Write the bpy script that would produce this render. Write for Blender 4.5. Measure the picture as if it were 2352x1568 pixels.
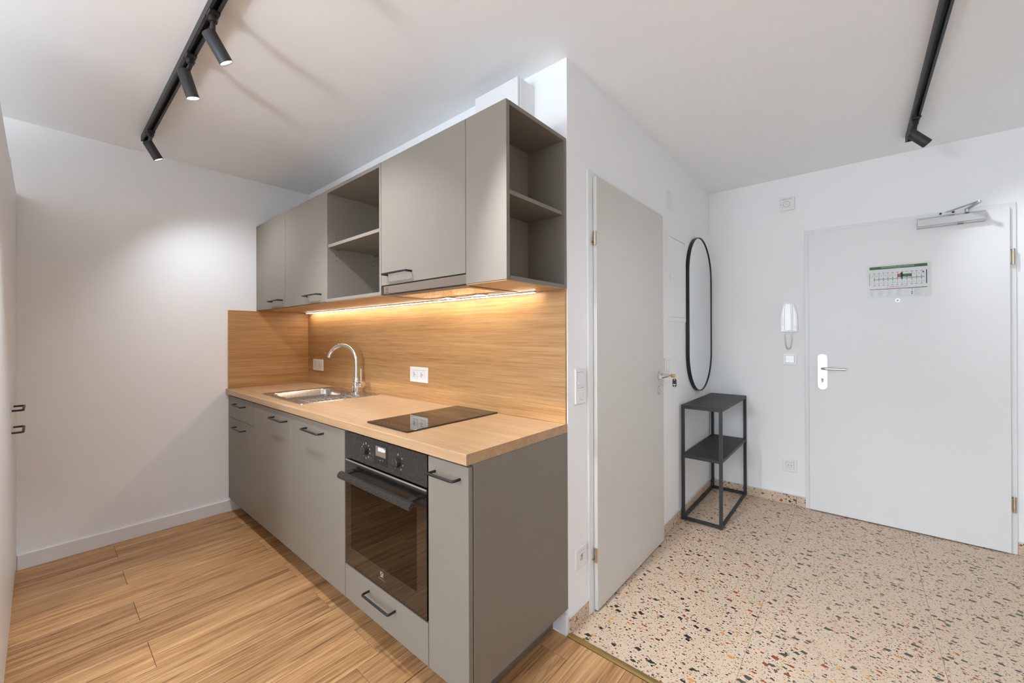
import bpy, bmesh, math, random
from mathutils import Matrix, Vector

random.seed(7)
scene = bpy.context.scene
COL = scene.collection
for o in list(bpy.data.objects):
    bpy.data.objects.remove(o, do_unlink=True)

# ------------------------------------------------------------------ camera
F_PX, YAW, PITCH, ROLL, PV = 924.83, .7069, .002, -.0033, -13.18
CAM = Vector((3.5248, -1.4772, 1.2805))
fw = Vector((-math.sin(YAW), math.cos(YAW), 0)); rt = Vector((math.cos(YAW), math.sin(YAW), 0)); up = Vector((0, 0, 1))
f2 = fw * math.cos(PITCH) + up * math.sin(PITCH); u2 = up * math.cos(PITCH) - fw * math.sin(PITCH)
r3 = rt * math.cos(ROLL) + u2 * math.sin(ROLL); u3 = u2 * math.cos(ROLL) - rt * math.sin(ROLL)
cam = bpy.data.cameras.new('camera'); cam.sensor_width = 36; cam.sensor_fit = 'HORIZONTAL'
cam.lens = F_PX / 2352 * 36; cam.shift_y = PV / 2352; cam.clip_start = .02; cam.clip_end = 100
camo = bpy.data.objects.new('camera', cam); COL.objects.link(camo)
camo.matrix_world = Matrix(((r3.x, u3.x, -f2.x, CAM.x), (r3.y, u3.y, -f2.y, CAM.y), (r3.z, u3.z, -f2.z, CAM.z), (0, 0, 0, 1)))
scene.camera = camo

# ------------------------------------------------------------------ world, exposure
SKY = (.70, .86, 1.05); SKY_STRENGTH = 4.2
W = bpy.data.worlds.new('world'); scene.world = W; W.use_nodes = True
bg = W.node_tree.nodes['Background']; bg.inputs[0].default_value = (*SKY, 1); bg.inputs[1].default_value = SKY_STRENGTH
scene.view_settings.view_transform = 'Standard'; scene.view_settings.look = 'None'
scene.view_settings.gamma = 1; scene.view_settings.use_curve_mapping = False
scene.view_settings.exposure = 0.28
scene.cycles.max_bounces = 6; scene.cycles.diffuse_bounces = 5; scene.cycles.glossy_bounces = 4
scene.cycles.transparent_max_bounces = 12; scene.cycles.sample_clamp_indirect = 10
scene.cycles.use_denoising = True; scene.cycles.use_light_tree = False
scene.cycles.adaptive_threshold = .11; scene.cycles.adaptive_min_samples = 16
LAMP = (.89, .96, 1.045); DOWN = .0; SPOT_W = 34.0; HALL_W = 16.0; FILL_STRENGTH = 62.0; LED = (1.0, .89, .73); LED_STRENGTH = 32.0; HOOD_STRENGTH = 20.0

# ------------------------------------------------------------------ dimensions
H = 2.4876; XH = 2.5788; XK = 2.577; YD = 2.23; XR = 4.85; YW = -4.3
ZC = .9035; ZCB = .8674; YC = -.594; YF = -.583; YCAR = -.563
ZU0 = 1.486; ZU1 = 2.135; YU = -.395; YUC = -.376

# ------------------------------------------------------------------ material helpers
def lin(r, g, b):
    f = lambda c: (c / 255) / 12.92 if c / 255 <= .04045 else ((c / 255 + .055) / 1.055) ** 2.4
    return (f(r), f(g), f(b), 1)
def newmat(name):
    m = bpy.data.materials.new(name); m.use_nodes = True
    nt = m.node_tree; b = nt.nodes['Principled BSDF']
    return m, nt, b
def N(nt, t, **kw):
    n = nt.nodes.new(t)
    for k, v in kw.items():
        if k == 'inp':
            for i, x in v.items(): n.inputs[i].default_value = x
        else: setattr(n, k, v)
    return n
def L(nt, a, b): nt.links.new(a, b)
def plain(name, col, rough=.5, metal=0, bump=0, bscale=300, spec=.5, coat=0, aniso=0, ior=1.5, var=.0):
    m, nt, b = newmat(name)
    b.inputs['Base Color'].default_value = col; b.inputs['Roughness'].default_value = rough; b.inputs['Metallic'].default_value = metal
    b.inputs['Specular IOR Level'].default_value = spec; b.inputs['Coat Weight'].default_value = coat; b.inputs['IOR'].default_value = ior
    b.inputs['Coat Roughness'].default_value = .08
    tc = N(nt, 'ShaderNodeTexCoord')
    nz = N(nt, 'ShaderNodeTexNoise', inp={'Scale': bscale, 'Detail': 0.0}); L(nt, tc.outputs['Object'], nz.inputs['Vector'])
    if var:
        mx = N(nt, 'ShaderNodeMix', data_type='RGBA'); mx.inputs[6].default_value = tuple(c * (1 - var) for c in col[:3]) + (1,)
        mx.inputs[7].default_value = tuple(min(1, c * (1 + var)) for c in col[:3]) + (1,)
        n2 = N(nt, 'ShaderNodeTexNoise', inp={'Scale': 2.2, 'Detail': 1.0}); L(nt, tc.outputs['Object'], n2.inputs['Vector'])
        L(nt, n2.outputs['Fac'], mx.inputs[0]); L(nt, mx.outputs[2], b.inputs['Base Color'])
    if bump:
        bp = N(nt, 'ShaderNodeBump', inp={'Strength': bump, 'Distance': .002}); L(nt, nz.outputs['Fac'], bp.inputs['Height']); L(nt, bp.outputs['Normal'], b.inputs['Normal'])
    else:
        mr = N(nt, 'ShaderNodeMapRange', inp={'To Min': max(0, rough - .03), 'To Max': min(1, rough + .03)}); L(nt, nz.outputs['Fac'], mr.inputs['Value']); L(nt, mr.outputs[0], b.inputs['Roughness'])
    return m
def emit(name, col, s):
    m, nt, b = newmat(name); b.inputs['Base Color'].default_value = (.8, .8, .8, 1)
    b.inputs['Emission Color'].default_value = (*col[:3], 1); b.inputs['Emission Strength'].default_value = s
    return m
def wood(name, grain, dark, mid, light, fine=1.0, band=1.0, rough=.45, bump=.06, rand=False, knots=False):
    """grain: index of the axis the fibres run along"""
    m, nt, b = newmat(name)
    tc = N(nt, 'ShaderNodeTexCoord'); vec = tc.outputs['Object']
    if rand:
        oi = N(nt, 'ShaderNodeObjectInfo'); mu = N(nt, 'ShaderNodeVectorMath', operation='SCALE'); mu.inputs[0].default_value = (7.3, 11.7, 5.1)
        L(nt, oi.outputs['Random'], mu.inputs['Scale']); ad = N(nt, 'ShaderNodeVectorMath', operation='ADD'); L(nt, vec, ad.inputs[0]); L(nt, mu.outputs[0], ad.inputs[1]); vec = ad.outputs[0]
    def scaled(al, ac):
        s = [ac, ac, ac]; s[grain] = al
        mp = N(nt, 'ShaderNodeMapping'); mp.inputs['Scale'].default_value = s; L(nt, vec, mp.inputs['Vector']); return mp.outputs[0]
    def noise(al, ac, det=4, rgh=.55, dist=0):
        n = N(nt, 'ShaderNodeTexNoise', inp={'Scale': 1.0, 'Detail': float(det), 'Roughness': rgh, 'Distortion': dist}); L(nt, scaled(al, ac), n.inputs['Vector']); return n.outputs['Fac']
    n_low = noise(.9, 6.5, 3, .5, .6)          # broad cathedral figure
    n_band = noise(.7, 38 * band, 4, .62, .7)  # growth bands
    n_fine = noise(5 * fine, 190 * fine, 3, .65, .0)  # pores
    def math(op, a, c):
        k = N(nt, 'ShaderNodeMath', operation=op)
        for i, x in enumerate((a, c)):
            if hasattr(x, 'links'): L(nt, x, k.inputs[i])
            else: k.inputs[i].default_value = x
        return k.outputs[0]
    s = math('ADD', math('MULTIPLY', n_low, .22), math('ADD', math('MULTIPLY', n_band, .36), math('MULTIPLY', n_fine, .42)))
    cr = N(nt, 'ShaderNodeValToRGB'); e = cr.color_ramp.elements
    e[0].position = .38; e[0].color = dark; e[1].position = .62; e[1].color = light
    k = e.new(.49); k.color = mid
    L(nt, s, cr.inputs['Fac']); colr = cr.outputs['Color']
    if knots:
        dk = N(nt, 'ShaderNodeMapRange', inp={'From Min': .56, 'From Max': .72, 'To Min': 0.0, 'To Max': .8}); L(nt, noise(2.2, 34, 4, .6, 1.4), dk.inputs['Value'])
        mx = N(nt, 'ShaderNodeMix', data_type='RGBA'); L(nt, dk.outputs[0], mx.inputs[0]); L(nt, colr, mx.inputs[6]); mx.inputs[7].default_value = tuple(c * .72 for c in dark[:3]) + (1,); colr = mx.outputs[2]
    if rand:
        hs = N(nt, 'ShaderNodeHueSaturation'); mr = N(nt, 'ShaderNodeMapRange', inp={'To Min': .88, 'To Max': 1.12}); L(nt, oi.outputs['Random'], mr.inputs['Value']); L(nt, mr.outputs[0], hs.inputs['Value']); L(nt, colr, hs.inputs['Color']); colr = hs.outputs[0]
    L(nt, colr, b.inputs['Base Color'])
    b.inputs['Roughness'].default_value = rough
    bp = N(nt, 'ShaderNodeBump', inp={'Strength': bump, 'Distance': .001}); L(nt, n_fine, bp.inputs['Height']); L(nt, bp.outputs['Normal'], b.inputs['Normal'])
    return m
def terrazzo(name):
    m, nt, b = newmat(name)
    tc = N(nt, 'ShaderNodeTexCoord'); oi = N(nt, 'ShaderNodeObjectInfo')
    mu = N(nt, 'ShaderNodeVectorMath', operation='SCALE'); mu.inputs[0].default_value = (17.3, 9.7, 13.1); L(nt, oi.outputs['Random'], mu.inputs['Scale'])
    ad = N(nt, 'ShaderNodeVectorMath', operation='ADD'); L(nt, tc.outputs['Object'], ad.inputs[0]); L(nt, mu.outputs[0], ad.inputs[1])
    nz = N(nt, 'ShaderNodeTexNoise', inp={'Scale': 60.0, 'Detail': 2.0}); L(nt, ad.outputs[0], nz.inputs['Vector'])
    sb = N(nt, 'ShaderNodeVectorMath', operation='SUBTRACT'); L(nt, nz.outputs['Color'], sb.inputs[0]); sb.inputs[1].default_value = (.5, .5, .5)
    sc = N(nt, 'ShaderNodeVectorMath', operation='SCALE'); sc.inputs['Scale'].default_value = .012; L(nt, sb.outputs[0], sc.inputs[0])
    v2 = N(nt, 'ShaderNodeVectorMath', operation='ADD'); L(nt, ad.outputs[0], v2.inputs[0]); L(nt, sc.outputs[0], v2.inputs[1])
    base = N(nt, 'ShaderNodeTexNoise', inp={'Scale': 9.0, 'Detail': 2.0}); L(nt, ad.outputs[0], base.inputs['Vector'])
    cr = N(nt, 'ShaderNodeValToRGB'); cr.color_ramp.elements[0].color = lin(208, 184, 158); cr.color_ramp.elements[1].color = lin(220, 197, 172)
    L(nt, base.outputs['Fac'], cr.inputs['Fac']); col = cr.outputs['Color']
    greens, rust, ochre, black, tan = lin(80, 80, 66), lin(152, 72, 42), lin(218, 150, 78), lin(44, 41, 38), lin(190, 150, 108)
    for i, (scale, dens, r0, r1, pal) in enumerate(((160, .72, .26, .56, (black, rust, greens, tan)), (74, .64, .26, .54, (black, rust, greens, ochre)), (33, .50, .26, .54, (greens, rust, black, ochre)))):
        of = N(nt, 'ShaderNodeVectorMath', operation='ADD'); of.inputs[1].default_value = (3.1 * i, 1.7 * i, 5.3 * i); L(nt, v2.outputs[0], of.inputs[0])
        st = N(nt, 'ShaderNodeMapping'); st.inputs['Rotation'].default_value = (0, 0, .5 + i * 1.1); st.inputs['Scale'].default_value = (1, 1.5, 1.2); L(nt, of.outputs[0], st.inputs['Vector'])
        vo = N(nt, 'ShaderNodeTexVoronoi', voronoi_dimensions='3D', distance='MANHATTAN', inp={'Scale': float(scale) / 1.2}); L(nt, st.outputs[0], vo.inputs['Vector'])
        sp = N(nt, 'ShaderNodeSeparateColor'); L(nt, vo.outputs['Color'], sp.inputs[0])
        has = N(nt, 'ShaderNodeMath', operation='LESS_THAN'); has.inputs[1].default_value = dens; L(nt, sp.outputs[0], has.inputs[0])
        rad = N(nt, 'ShaderNodeMapRange', inp={'To Min': r0, 'To Max': r1}); L(nt, sp.outputs[1], rad.inputs['Value'])
        ins = N(nt, 'ShaderNodeMath', operation='LESS_THAN'); L(nt, vo.outputs['Distance'], ins.inputs[0]); L(nt, rad.outputs[0], ins.inputs[1])
        mk = N(nt, 'ShaderNodeMath', operation='MULTIPLY'); L(nt, has.outputs[0], mk.inputs[0]); L(nt, ins.outputs[0], mk.inputs[1])
        pr = N(nt, 'ShaderNodeValToRGB'); pr.color_ramp.interpolation = 'CONSTANT'; el = pr.color_ramp.elements
        el[0].position = 0; el[0].color = pal[0]; el[1].position = .42; el[1].color = pal[1]
        a = el.new(.66); a.color = pal[2]; a = el.new(.86); a.color = pal[3]
        L(nt, sp.outputs[2], pr.inputs['Fac'])
        mx = N(nt, 'ShaderNodeMix', data_type='RGBA'); L(nt, mk.outputs[0], mx.inputs[0]); L(nt, col, mx.inputs[6]); L(nt, pr.outputs['Color'], mx.inputs[7]); col = mx.outputs[2]
    L(nt, col, b.inputs['Base Color']); b.inputs['Roughness'].default_value = .42
    return m
def glassy(name, tint, gloss_rough=.0, ior=1.5, boost=0.0):
    m, nt, b = newmat(name); nt.nodes.remove(b); out = nt.nodes['Material Output']
    tr = N(nt, 'ShaderNodeBsdfTransparent'); tr.inputs[0].default_value = tint
    gl = N(nt, 'ShaderNodeBsdfGlossy'); gl.inputs['Roughness'].default_value = gloss_rough; gl.inputs[0].default_value = (1, 1, 1, 1)
    fr = N(nt, 'ShaderNodeFresnel'); fr.inputs['IOR'].default_value = ior
    mx = N(nt, 'ShaderNodeMixShader'); L(nt, tr.outputs[0], mx.inputs[1]); L(nt, gl.outputs[0], mx.inputs[2])
    L(nt, fr.outputs[0], mx.inputs[0]); L(nt, mx.outputs[0], out.inputs['Surface'])
    return m

M_WALL = plain('wall_paint', (.89, .888, .885, 1), .85, bump=.05, bscale=420, spec=.2, var=.008)
M_CEIL = plain('ceiling_paint', (.93, .935, .94, 1), .9, bump=.04, bscale=350, spec=.1, var=.008)
M_WHITE = plain('white_lacquer', (.80, .795, .785, 1), .35)
M_DOORW = plain('white_door', (.80, .795, .785, 1), .42, bump=.01, bscale=200)
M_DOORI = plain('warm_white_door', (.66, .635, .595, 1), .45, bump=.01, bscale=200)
M_PLAST = plain('white_plastic', (.83, .82, .81, 1), .22)
M_PLASTG = plain('grey_plastic', (.52, .51, .50, 1), .4)
M_TAUPE = plain('taupe_laminate', lin(130, 121, 110), .5, bump=.03, bscale=900, spec=.3)
M_TAUPED = plain('grey_carcass', lin(132, 127, 121), .5, bump=.03, bscale=900, spec=.35)
M_BLACK = plain('black_metal', (.014, .013, .013, 1), .42, spec=.5)
M_BLACKP = plain('black_powder_coat', (.030, .030, .031, 1), .5, bump=.05, bscale=1500)
M_DARK = plain('dark_cavity', (.006, .006, .006, 1), .9)
M_CHROME = plain('chrome', (.82, .82, .82, 1), .06, 1)
M_STEEL = plain('brushed_steel', (.62, .60, .57, 1), .27, 1)
M_SATIN = plain('satin_steel', (.70, .70, .70, 1), .28, 1)
M_ALU = plain('silver_aluminium', (.60, .60, .60, 1), .38, .85)
M_BRASS = plain('brass_strip', (.52, .37, .15, 1), .32, 1)
M_NICKEL = plain('nickel_hinge', (.60, .50, .38, 1), .25, 1)
M_GLASSB = plain('black_glass', (.012, .010, .009, 1), .03, spec=.5, ior=1.85)
M_OVENB = plain('black_enamel_front', (.030, .026, .022, 1), .28, spec=.5)
M_PLINTH = plain('dark_plinth', lin(112, 106, 100), .5)
M_HOOD = plain('hood_taupe_steel', lin(122, 108, 94), .40, .2)
M_CAVITY = plain('oven_cavity_enamel', (.055, .045, .038, 1), .3)
M_MIRROR = plain('mirror_glass', (.86, .88, .88, 1), .005, 1)
M_OAK = wood('oak_laminate_x', 0, lin(156, 111, 66), lin(178, 133, 84), lin(195, 154, 105), 1.0, 1.0, .42, .04)
M_OAKY = wood('oak_laminate_y', 1, lin(156, 111, 66), lin(178, 133, 84), lin(195, 154, 105), 1.0, 1.0, .42, .04)
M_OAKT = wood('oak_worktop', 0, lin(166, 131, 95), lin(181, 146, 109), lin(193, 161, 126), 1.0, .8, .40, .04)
M_PLANK = wood('oak_plank', 1, lin(128, 86, 50), lin(178, 132, 86), lin(206, 163, 115), .8, .9, .42, .08, True, True)
M_TERR = terrazzo('terrazzo')
M_GROUT = plain('light_grout', lin(205, 190, 172), .8)
M_SEAL = plain('white_sealant', (.75, .74, .72, 1), .5)
M_LED = emit('led_emitter', LED, LED_STRENGTH)
M_HOODL = emit('hood_lamp', (1, .85, .64), HOOD_STRENGTH)
M_FILL = emit('fill_glow', (.93, .98, 1.03), FILL_STRENGTH)  # glow of the added fill light behind the camera
M_LENS = emit('spot_lens', (1.0, .95, .88), 9.0)
M_DISP = emit('clock_digits', (.40, .62, 1.0), 1.3)
M_WPANE = glassy('window_glass', (.95, .97, .97, 1))
M_OVGLASS = glassy('oven_door_glass', (.42, .36, .30, 1), 0, 1.55)
M_LAMIN = glassy('laminating_film', (.98, .98, .97, 1), .12, 1.22)
M_PAPER = plain('plan_paper', (.80, .80, .80, 1), .5)
M_GREEN = plain('plan_green', lin(52, 104, 48), .5)
M_OLIVE = plain('plan_olive', lin(140, 158, 104), .5)
M_RED = plain('plan_red', lin(176, 40, 48), .5)
M_INK = plain('plan_ink', lin(62, 60, 70), .5)
M_INKL = plain('plan_ink_light', lin(160, 160, 168), .5)
M_BLUE = plain('plan_blue', lin(24, 74, 132), .5)
M_PRINTW = plain('white_print', (.85, .85, .85, 1), .5)
M_PRINTG = plain('grey_print', lin(176, 168, 156), .5)
M_PRINTD = plain('dim_print', lin(116, 104, 90), .5)
M_KEY = plain('brass_key', lin(176, 142, 98), .3, .9)
M_CORD = plain('cream_cord', (.70, .67, .62, 1), .45)

# ------------------------------------------------------------------ geometry helpers
def bx(bm, x0, x1, y0, y1, z0, z1, bev=0, seg=2):
    r = bmesh.ops.create_cube(bm, size=1)
    vs = r['verts']
    bmesh.ops.scale(bm, verts=vs, vec=(abs(x1 - x0), abs(y1 - y0), abs(z1 - z0)))
    bmesh.ops.translate(bm, verts=vs, vec=((x0 + x1) / 2, (y0 + y1) / 2, (z0 + z1) / 2))
    if bev:
        es = list({e for v in vs for e in v.link_edges})
        bmesh.ops.bevel(bm, geom=es, offset=bev, segments=seg, affect='EDGES', profile=.5)
def cyl(bm, p0, p1, r, seg=24, r2=None, cap=True):
    p0 = Vector(p0); p1 = Vector(p1); d = (p1 - p0); l = d.length; d.normalize()
    r2 = r if r2 is None else r2
    a = d.orthogonal().normalized(); c = d.cross(a)
    A = []; B = []
    for i in range(seg):
        t = 2 * math.pi * i / seg; o = a * math.cos(t) + c * math.sin(t)
        A.append(bm.verts.new(p0 + o * r)); B.append(bm.verts.new(p1 + o * r2))
    for i in range(seg):
        j = (i + 1) % seg; bm.faces.new((A[i], A[j], B[j], B[i]))
    if cap: bm.faces.new(A[::-1]); bm.faces.new(B)
def tube(bm, pts, r, seg=10, cap=True, closed=False):
    pts = [Vector(p) for p in pts]; n = len(pts); rings = []; prev = None
    for i, p in enumerate(pts):
        if closed: d = (pts[(i + 1) % n] - pts[i - 1])
        else: d = (pts[min(i + 1, n - 1)] - pts[max(i - 1, 0)])
        d.normalize()
        if prev is None: a = d.orthogonal().normalized()
        else:
            a = prev - d * prev.dot(d); a = a.normalized() if a.length > 1e-6 else d.orthogonal().normalized()
        prev = a; c = d.cross(a); rr = r[i] if isinstance(r, (list, tuple)) else r
        rings.append([bm.verts.new(p + a * math.cos(2 * math.pi * k / seg) * rr + c * math.sin(2 * math.pi * k / seg) * rr) for k in range(seg)])
    m = n if closed else n - 1
    for i in range(m):
        A = rings[i]; B = rings[(i + 1) % n]
        for k in range(seg):
            j = (k + 1) % seg; bm.faces.new((A[k], A[j], B[j], B[k]))
    if cap and not closed: bm.faces.new(rings[0][::-1]); bm.faces.new(rings[-1])
def lathe(bm, prof, M=None, seg=32):
    """prof: (radius, height) pairs, axis +z of frame M"""
    rings = []
    for r, h in prof:
        if r < 1e-6: rings.append([bm.verts.new((M or Matrix()) @ Vector((0, 0, h)))])
        else: rings.append([bm.verts.new((M or Matrix()) @ Vector((r * math.cos(2 * math.pi * k / seg), r * math.sin(2 * math.pi * k / seg), h))) for k in range(seg)])
    for A, B in zip(rings, rings[1:]):
        for k in range(seg):
            j = (k + 1) % seg
            if len(A) == 1 and len(B) == 1: continue
            if len(A) == 1: bm.faces.new((A[0], B[k], B[j]))
            elif len(B) == 1: bm.faces.new((A[k], A[j], B[0]))
            else: bm.faces.new((A[k], A[j], B[j], B[k]))
def prism(bm, poly, h0, h1, M=None):
    """poly in (u,v) of frame M extruded along w"""
    M = M or Matrix()
    A = [bm.verts.new(M @ Vector((u, v, h0))) for u, v in poly]; B = [bm.verts.new(M @ Vector((u, v, h1))) for u, v in poly]
    n = len(poly)
    bm.faces.new(A[::-1]); bm.faces.new(B)
    for i in range(n):
        j = (i + 1) % n; bm.faces.new((A[i], A[j], B[j], B[i]))
def ring_prism(bm, outer, inner, h0, h1, M=None):
    M = M or Matrix(); n = len(outer)
    V = lambda pl, h: [bm.verts.new(M @ Vector((u, v, h))) for u, v in pl]
    o0, o1, i0, i1 = V(outer, h0), V(outer, h1), V(inner, h0), V(inner, h1)
    for k in range(n):
        j = (k + 1) % n
        bm.faces.new((o0[k], o0[j], o1[j], o1[k])); bm.faces.new((i0[j], i0[k], i1[k], i1[j]))
        bm.faces.new((o1[k], o1[j], i1[j], i1[k])); bm.faces.new((o0[j], o0[k], i0[k], i0[j]))
def rrect(x0, x1, y0, y1, r, n=6):
    pts = []
    for cx, cy, a0 in ((x1 - r, y1 - r, 0), (x0 + r, y1 - r, 90), (x0 + r, y0 + r, 180), (x1 - r, y0 + r, 270)):
        for k in range(n + 1):
            a = math.radians(a0 + 90 * k / n); pts.append((cx + r * math.cos(a), cy + r * math.sin(a)))
    return pts
def circ(cx, cy, r, n=32): return [(cx + r * math.cos(2 * math.pi * k / n), cy + r * math.sin(2 * math.pi * k / n)) for k in range(n)]
def frame_y(x, y, z): return Matrix(((1, 0, 0, x), (0, 0, -1, y), (0, 1, 0, z), (0, 0, 0, 1)))   # on a wall facing -y: u=x v=z w=-y
def frame_x(x, y, z): return Matrix(((0, 0, 1, x), (1, 0, 0, y), (0, 1, 0, z), (0, 0, 0, 1)))    # on a wall facing +x: u=y v=z w=x
def frame_z(x, y, z): return Matrix.Translation((x, y, z))

def tag(o, label=None, cat=None, group=None, kind=None):
    if label: o['label'] = label
    if cat: o['category'] = cat
    if group: o['group'] = group
    if kind: o['kind'] = kind
    return o
def thing(name, label, cat, loc, group=None):
    o = bpy.data.objects.new(name, None); COL.objects.link(o); o.location = loc; o.empty_display_size = .05
    return tag(o, label, cat, group)
def obj(name, bm, mat, parent=None, M=None, smooth=False, angle=40):
    if M is not None: bm.transform(M)
    bmesh.ops.recalc_face_normals(bm, faces=bm.faces)
    me = bpy.data.meshes.new(name); bm.to_mesh(me); bm.free()
    me.materials.append(mat)
    if smooth:
        for p in me.polygons: p.use_smooth = True
        me.set_sharp_from_angle(angle=math.radians(angle))
    o = bpy.data.objects.new(name, me); COL.objects.link(o)
    adopt(o, parent)
    return o
def adopt(o, parent):
    if parent is not None:
        o.parent = parent
        o.matrix_parent_inverse = Matrix.Translation(parent.location).inverted() if parent.type == 'EMPTY' else Matrix()
def box_obj(name, dims, mat, parent=None, bev=0, seg=2, M=None):
    bm = bmesh.new(); bx(bm, *dims, bev=bev, seg=seg); return obj(name, bm, mat, parent, M)
def struct(name, bm, mat): return tag(obj(name, bm, mat), kind='structure')
def text(name, s, size, mat, parent, M, align='CENTER', depth=.0003, sx=1.0):
    cu = bpy.data.curves.new(name, 'FONT'); cu.body = s; cu.size = size; cu.align_x = align; cu.align_y = 'CENTER'; cu.extrude = depth; cu.resolution_u = 2
    t = bpy.data.objects.new(name + '_tmp', cu); COL.objects.link(t)
    dg = bpy.context.evaluated_depsgraph_get(); me = bpy.data.meshes.new_from_object(t.evaluated_get(dg))
    bpy.data.objects.remove(t, do_unlink=True); bpy.data.curves.remove(cu)
    me.transform(M @ Matrix.Diagonal((sx, 1, 1, 1))); me.name = name; me.materials.clear(); me.materials.append(mat)
    o = bpy.data.objects.new(name, me); COL.objects.link(o); adopt(o, parent); return o

# ================================================================== the room
def wall(name, boxes, mat=M_WALL):
    bm = bmesh.new()
    for b in boxes: bx(bm, *b)
    return struct(name, bm, mat)
T = .15
wall('wall_left', [(-T, 0, YW - T, 0, 0, H)])
wall('wall_kitchen', [(-T, XH - .12, 0, .12, 0, H)])
IY0, IY1, IZ = .222, 1.022, 2.005        # inner doorway
wall('wall_hall', [(XH - .12, XH, 0, IY0, 0, H), (XH - .12, XH, IY1, YD, 0, H), (XH - .12, XH, IY0, IY1, IZ, H)])
EX0, EX1, EZ = 3.285, 4.188, 2.01        # entrance doorway
wall('wall_entrance', [(XH - .12, EX0, YD, YD + T, 0, H), (EX1, XR + T, YD, YD + T, 0, H), (EX0, EX1, YD, YD + T, EZ, H)])
wall('wall_right', [(XR, XR + T, YW - T, YD, 0, H)])
WX0, WX1, WZ0, WZ1 = .80, 4.40, .12, 2.42
wall('wall_window', [(0, WX0, YW - T, YW, 0, H), (WX1, XR, YW - T, YW, 0, H), (WX0, WX1, YW - T, YW, 0, WZ0), (WX0, WX1, YW - T, YW, WZ1, H)])
wall('ceiling', [(-T, XR + T, YW - T, YD + T, H, H + .1)], M_CEIL)
# closed-off room behind the inner door and the stairwell side of the entrance door
wall('wall_corridor', [(EX0 - .1, EX1 + .1, YD + T + .02, YD + T + .06, 0, EZ + .1)])
wall('wall_bath', [(XH - .22, XH - .18, IY0 - .06, IY1 + .1, 0, IZ + .1)])
# window behind the camera
bm = bmesh.new()
for a, b in ((WX0, WX0 + .06), (1.96, 2.04), (3.16, 3.24), (WX1 - .06, WX1)): bx(bm, a, b, YW - .09, YW - .02, WZ0, WZ1)
bx(bm, WX0, WX1, YW - .09, YW - .02, WZ0, WZ0 + .06); bx(bm, WX0, WX1, YW - .09, YW - .02, WZ1 - .06, WZ1)
win = struct('window_1', bm, M_WHITE)
for a, b in ((WX0 + .06, 1.96), (2.04, 3.16), (3.24, WX1 - .06)):
    box_obj('pane', (a, b, YW - .058, YW - .052, WZ0 + .06, WZ1 - .06), M_WPANE, win)
pl = bpy.data.lights.new('window_portal', 'AREA'); pl.shape = 'RECTANGLE'; pl.size = WX1 - WX0; pl.size_y = WZ1 - WZ0; pl.cycles.is_portal = True
po = bpy.data.objects.new('window_portal', pl); COL.objects.link(po); po.location = ((WX0 + WX1) / 2, YW - .10, (WZ0 + WZ1) / 2); po.rotation_euler = (math.radians(90), 0, 0)

# floor: oak planks
bm = bmesh.new(); bx(bm, -T, XR + T, YW - T, -.018, -.08, -.008)
floor = struct('floor', bm, M_PLINTH)
PLW, PLL = .2, 1.2
pcache = {}
def plank(x0, x1, y0, y1):
    key = (round(x1 - x0, 4), round(y1 - y0, 4))
    if key not in pcache:
        bm = bmesh.new(); g = .0006
        bx(bm, -key[0] / 2 + g, key[0] / 2 - g, -key[1] / 2 + g, key[1] / 2 - g, -.008, 0, bev=.0011, seg=1)
        me = bpy.data.meshes.new('plank'); bm.to_mesh(me); bm.free(); me.materials.append(M_PLANK); pcache[key] = me
    o = bpy.data.objects.new('plank', pcache[key]); COL.objects.link(o); o.parent = floor; o.location = ((x0 + x1) / 2, (y0 + y1) / 2, 0)
k = -1
while True:
    x0 = max(0, .05 + PLW * k); x1 = min(XR, .05 + PLW * (k + 1))
    if x0 >= XR: break
    j0 = -1.185 if k % 2 == 0 else -.585
    if k == 12: j0 = -.126
    elif k > 9: j0 = -1.185 + random.choice((-.3, .2, .5, .75))
    ys = [j0 + PLL * n for n in range(-4, 4)]
    ys = sorted([y for y in ys if YW < y < -.019] + [YW, -.019])
    for a, b in zip(ys, ys[1:]):
        if b - a > .02: plank(x0, x1, a, b)
    k += 1

# hall floor: terrazzo tiles 60 x 60
bm = bmesh.new(); bx(bm, XH - .12, XR + T, .010, YD + T, -.08, -.0025)
hfl = tag(obj('hall_floor', bm, M_GROUT), kind='structure')
tcache = {}
def tile(parent, x0, x1, y0, y1, z0, z1, name='tile', mat=M_TERR):
    key = (round(x1 - x0, 4), round(y1 - y0, 4), round(z1 - z0, 4))
    if key not in tcache:
        bm = bmesh.new(); bx(bm, -key[0] / 2, key[0] / 2, -key[1] / 2, key[1] / 2, -key[2] / 2, key[2] / 2, bev=.0006, seg=1)
        me = bpy.data.meshes.new(name); bm.to_mesh(me); bm.free(); me.materials.append(mat); tcache[key] = me
    o = bpy.data.objects.new(name, tcache[key]); COL.objects.link(o); o.parent = parent; o.location = ((x0 + x1) / 2, (y0 + y1) / 2, (z0 + z1) / 2)
    return o
gx = [2.581, 3.180, 3.780, 4.380, XR]; gy = [.011, .603, 1.203, 1.803, YD]
for a, b in zip(gx, gx[1:]):
    for c, d in zip(gy, gy[1:]): tile(hfl, a + .0008, b - .0008, c + .0008, d - .0008, -.010, 0)
# brass threshold between planks and terrazzo
bm = bmesh.new()
prof = [(-.0185, -.003), (-.0185, .0012), (-.010, .0045), (-.002, .0058), (.006, .0050), (.0102, .0022), (.0102, -.003)]
prism(bm, prof, XH + .0025, XR, Matrix(((0, 0, 1, 0), (1, 0, 0, 0), (0, 1, 0, 0), (0, 0, 0, 1))))
struct('trim_1', bm, M_BRASS)

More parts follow.
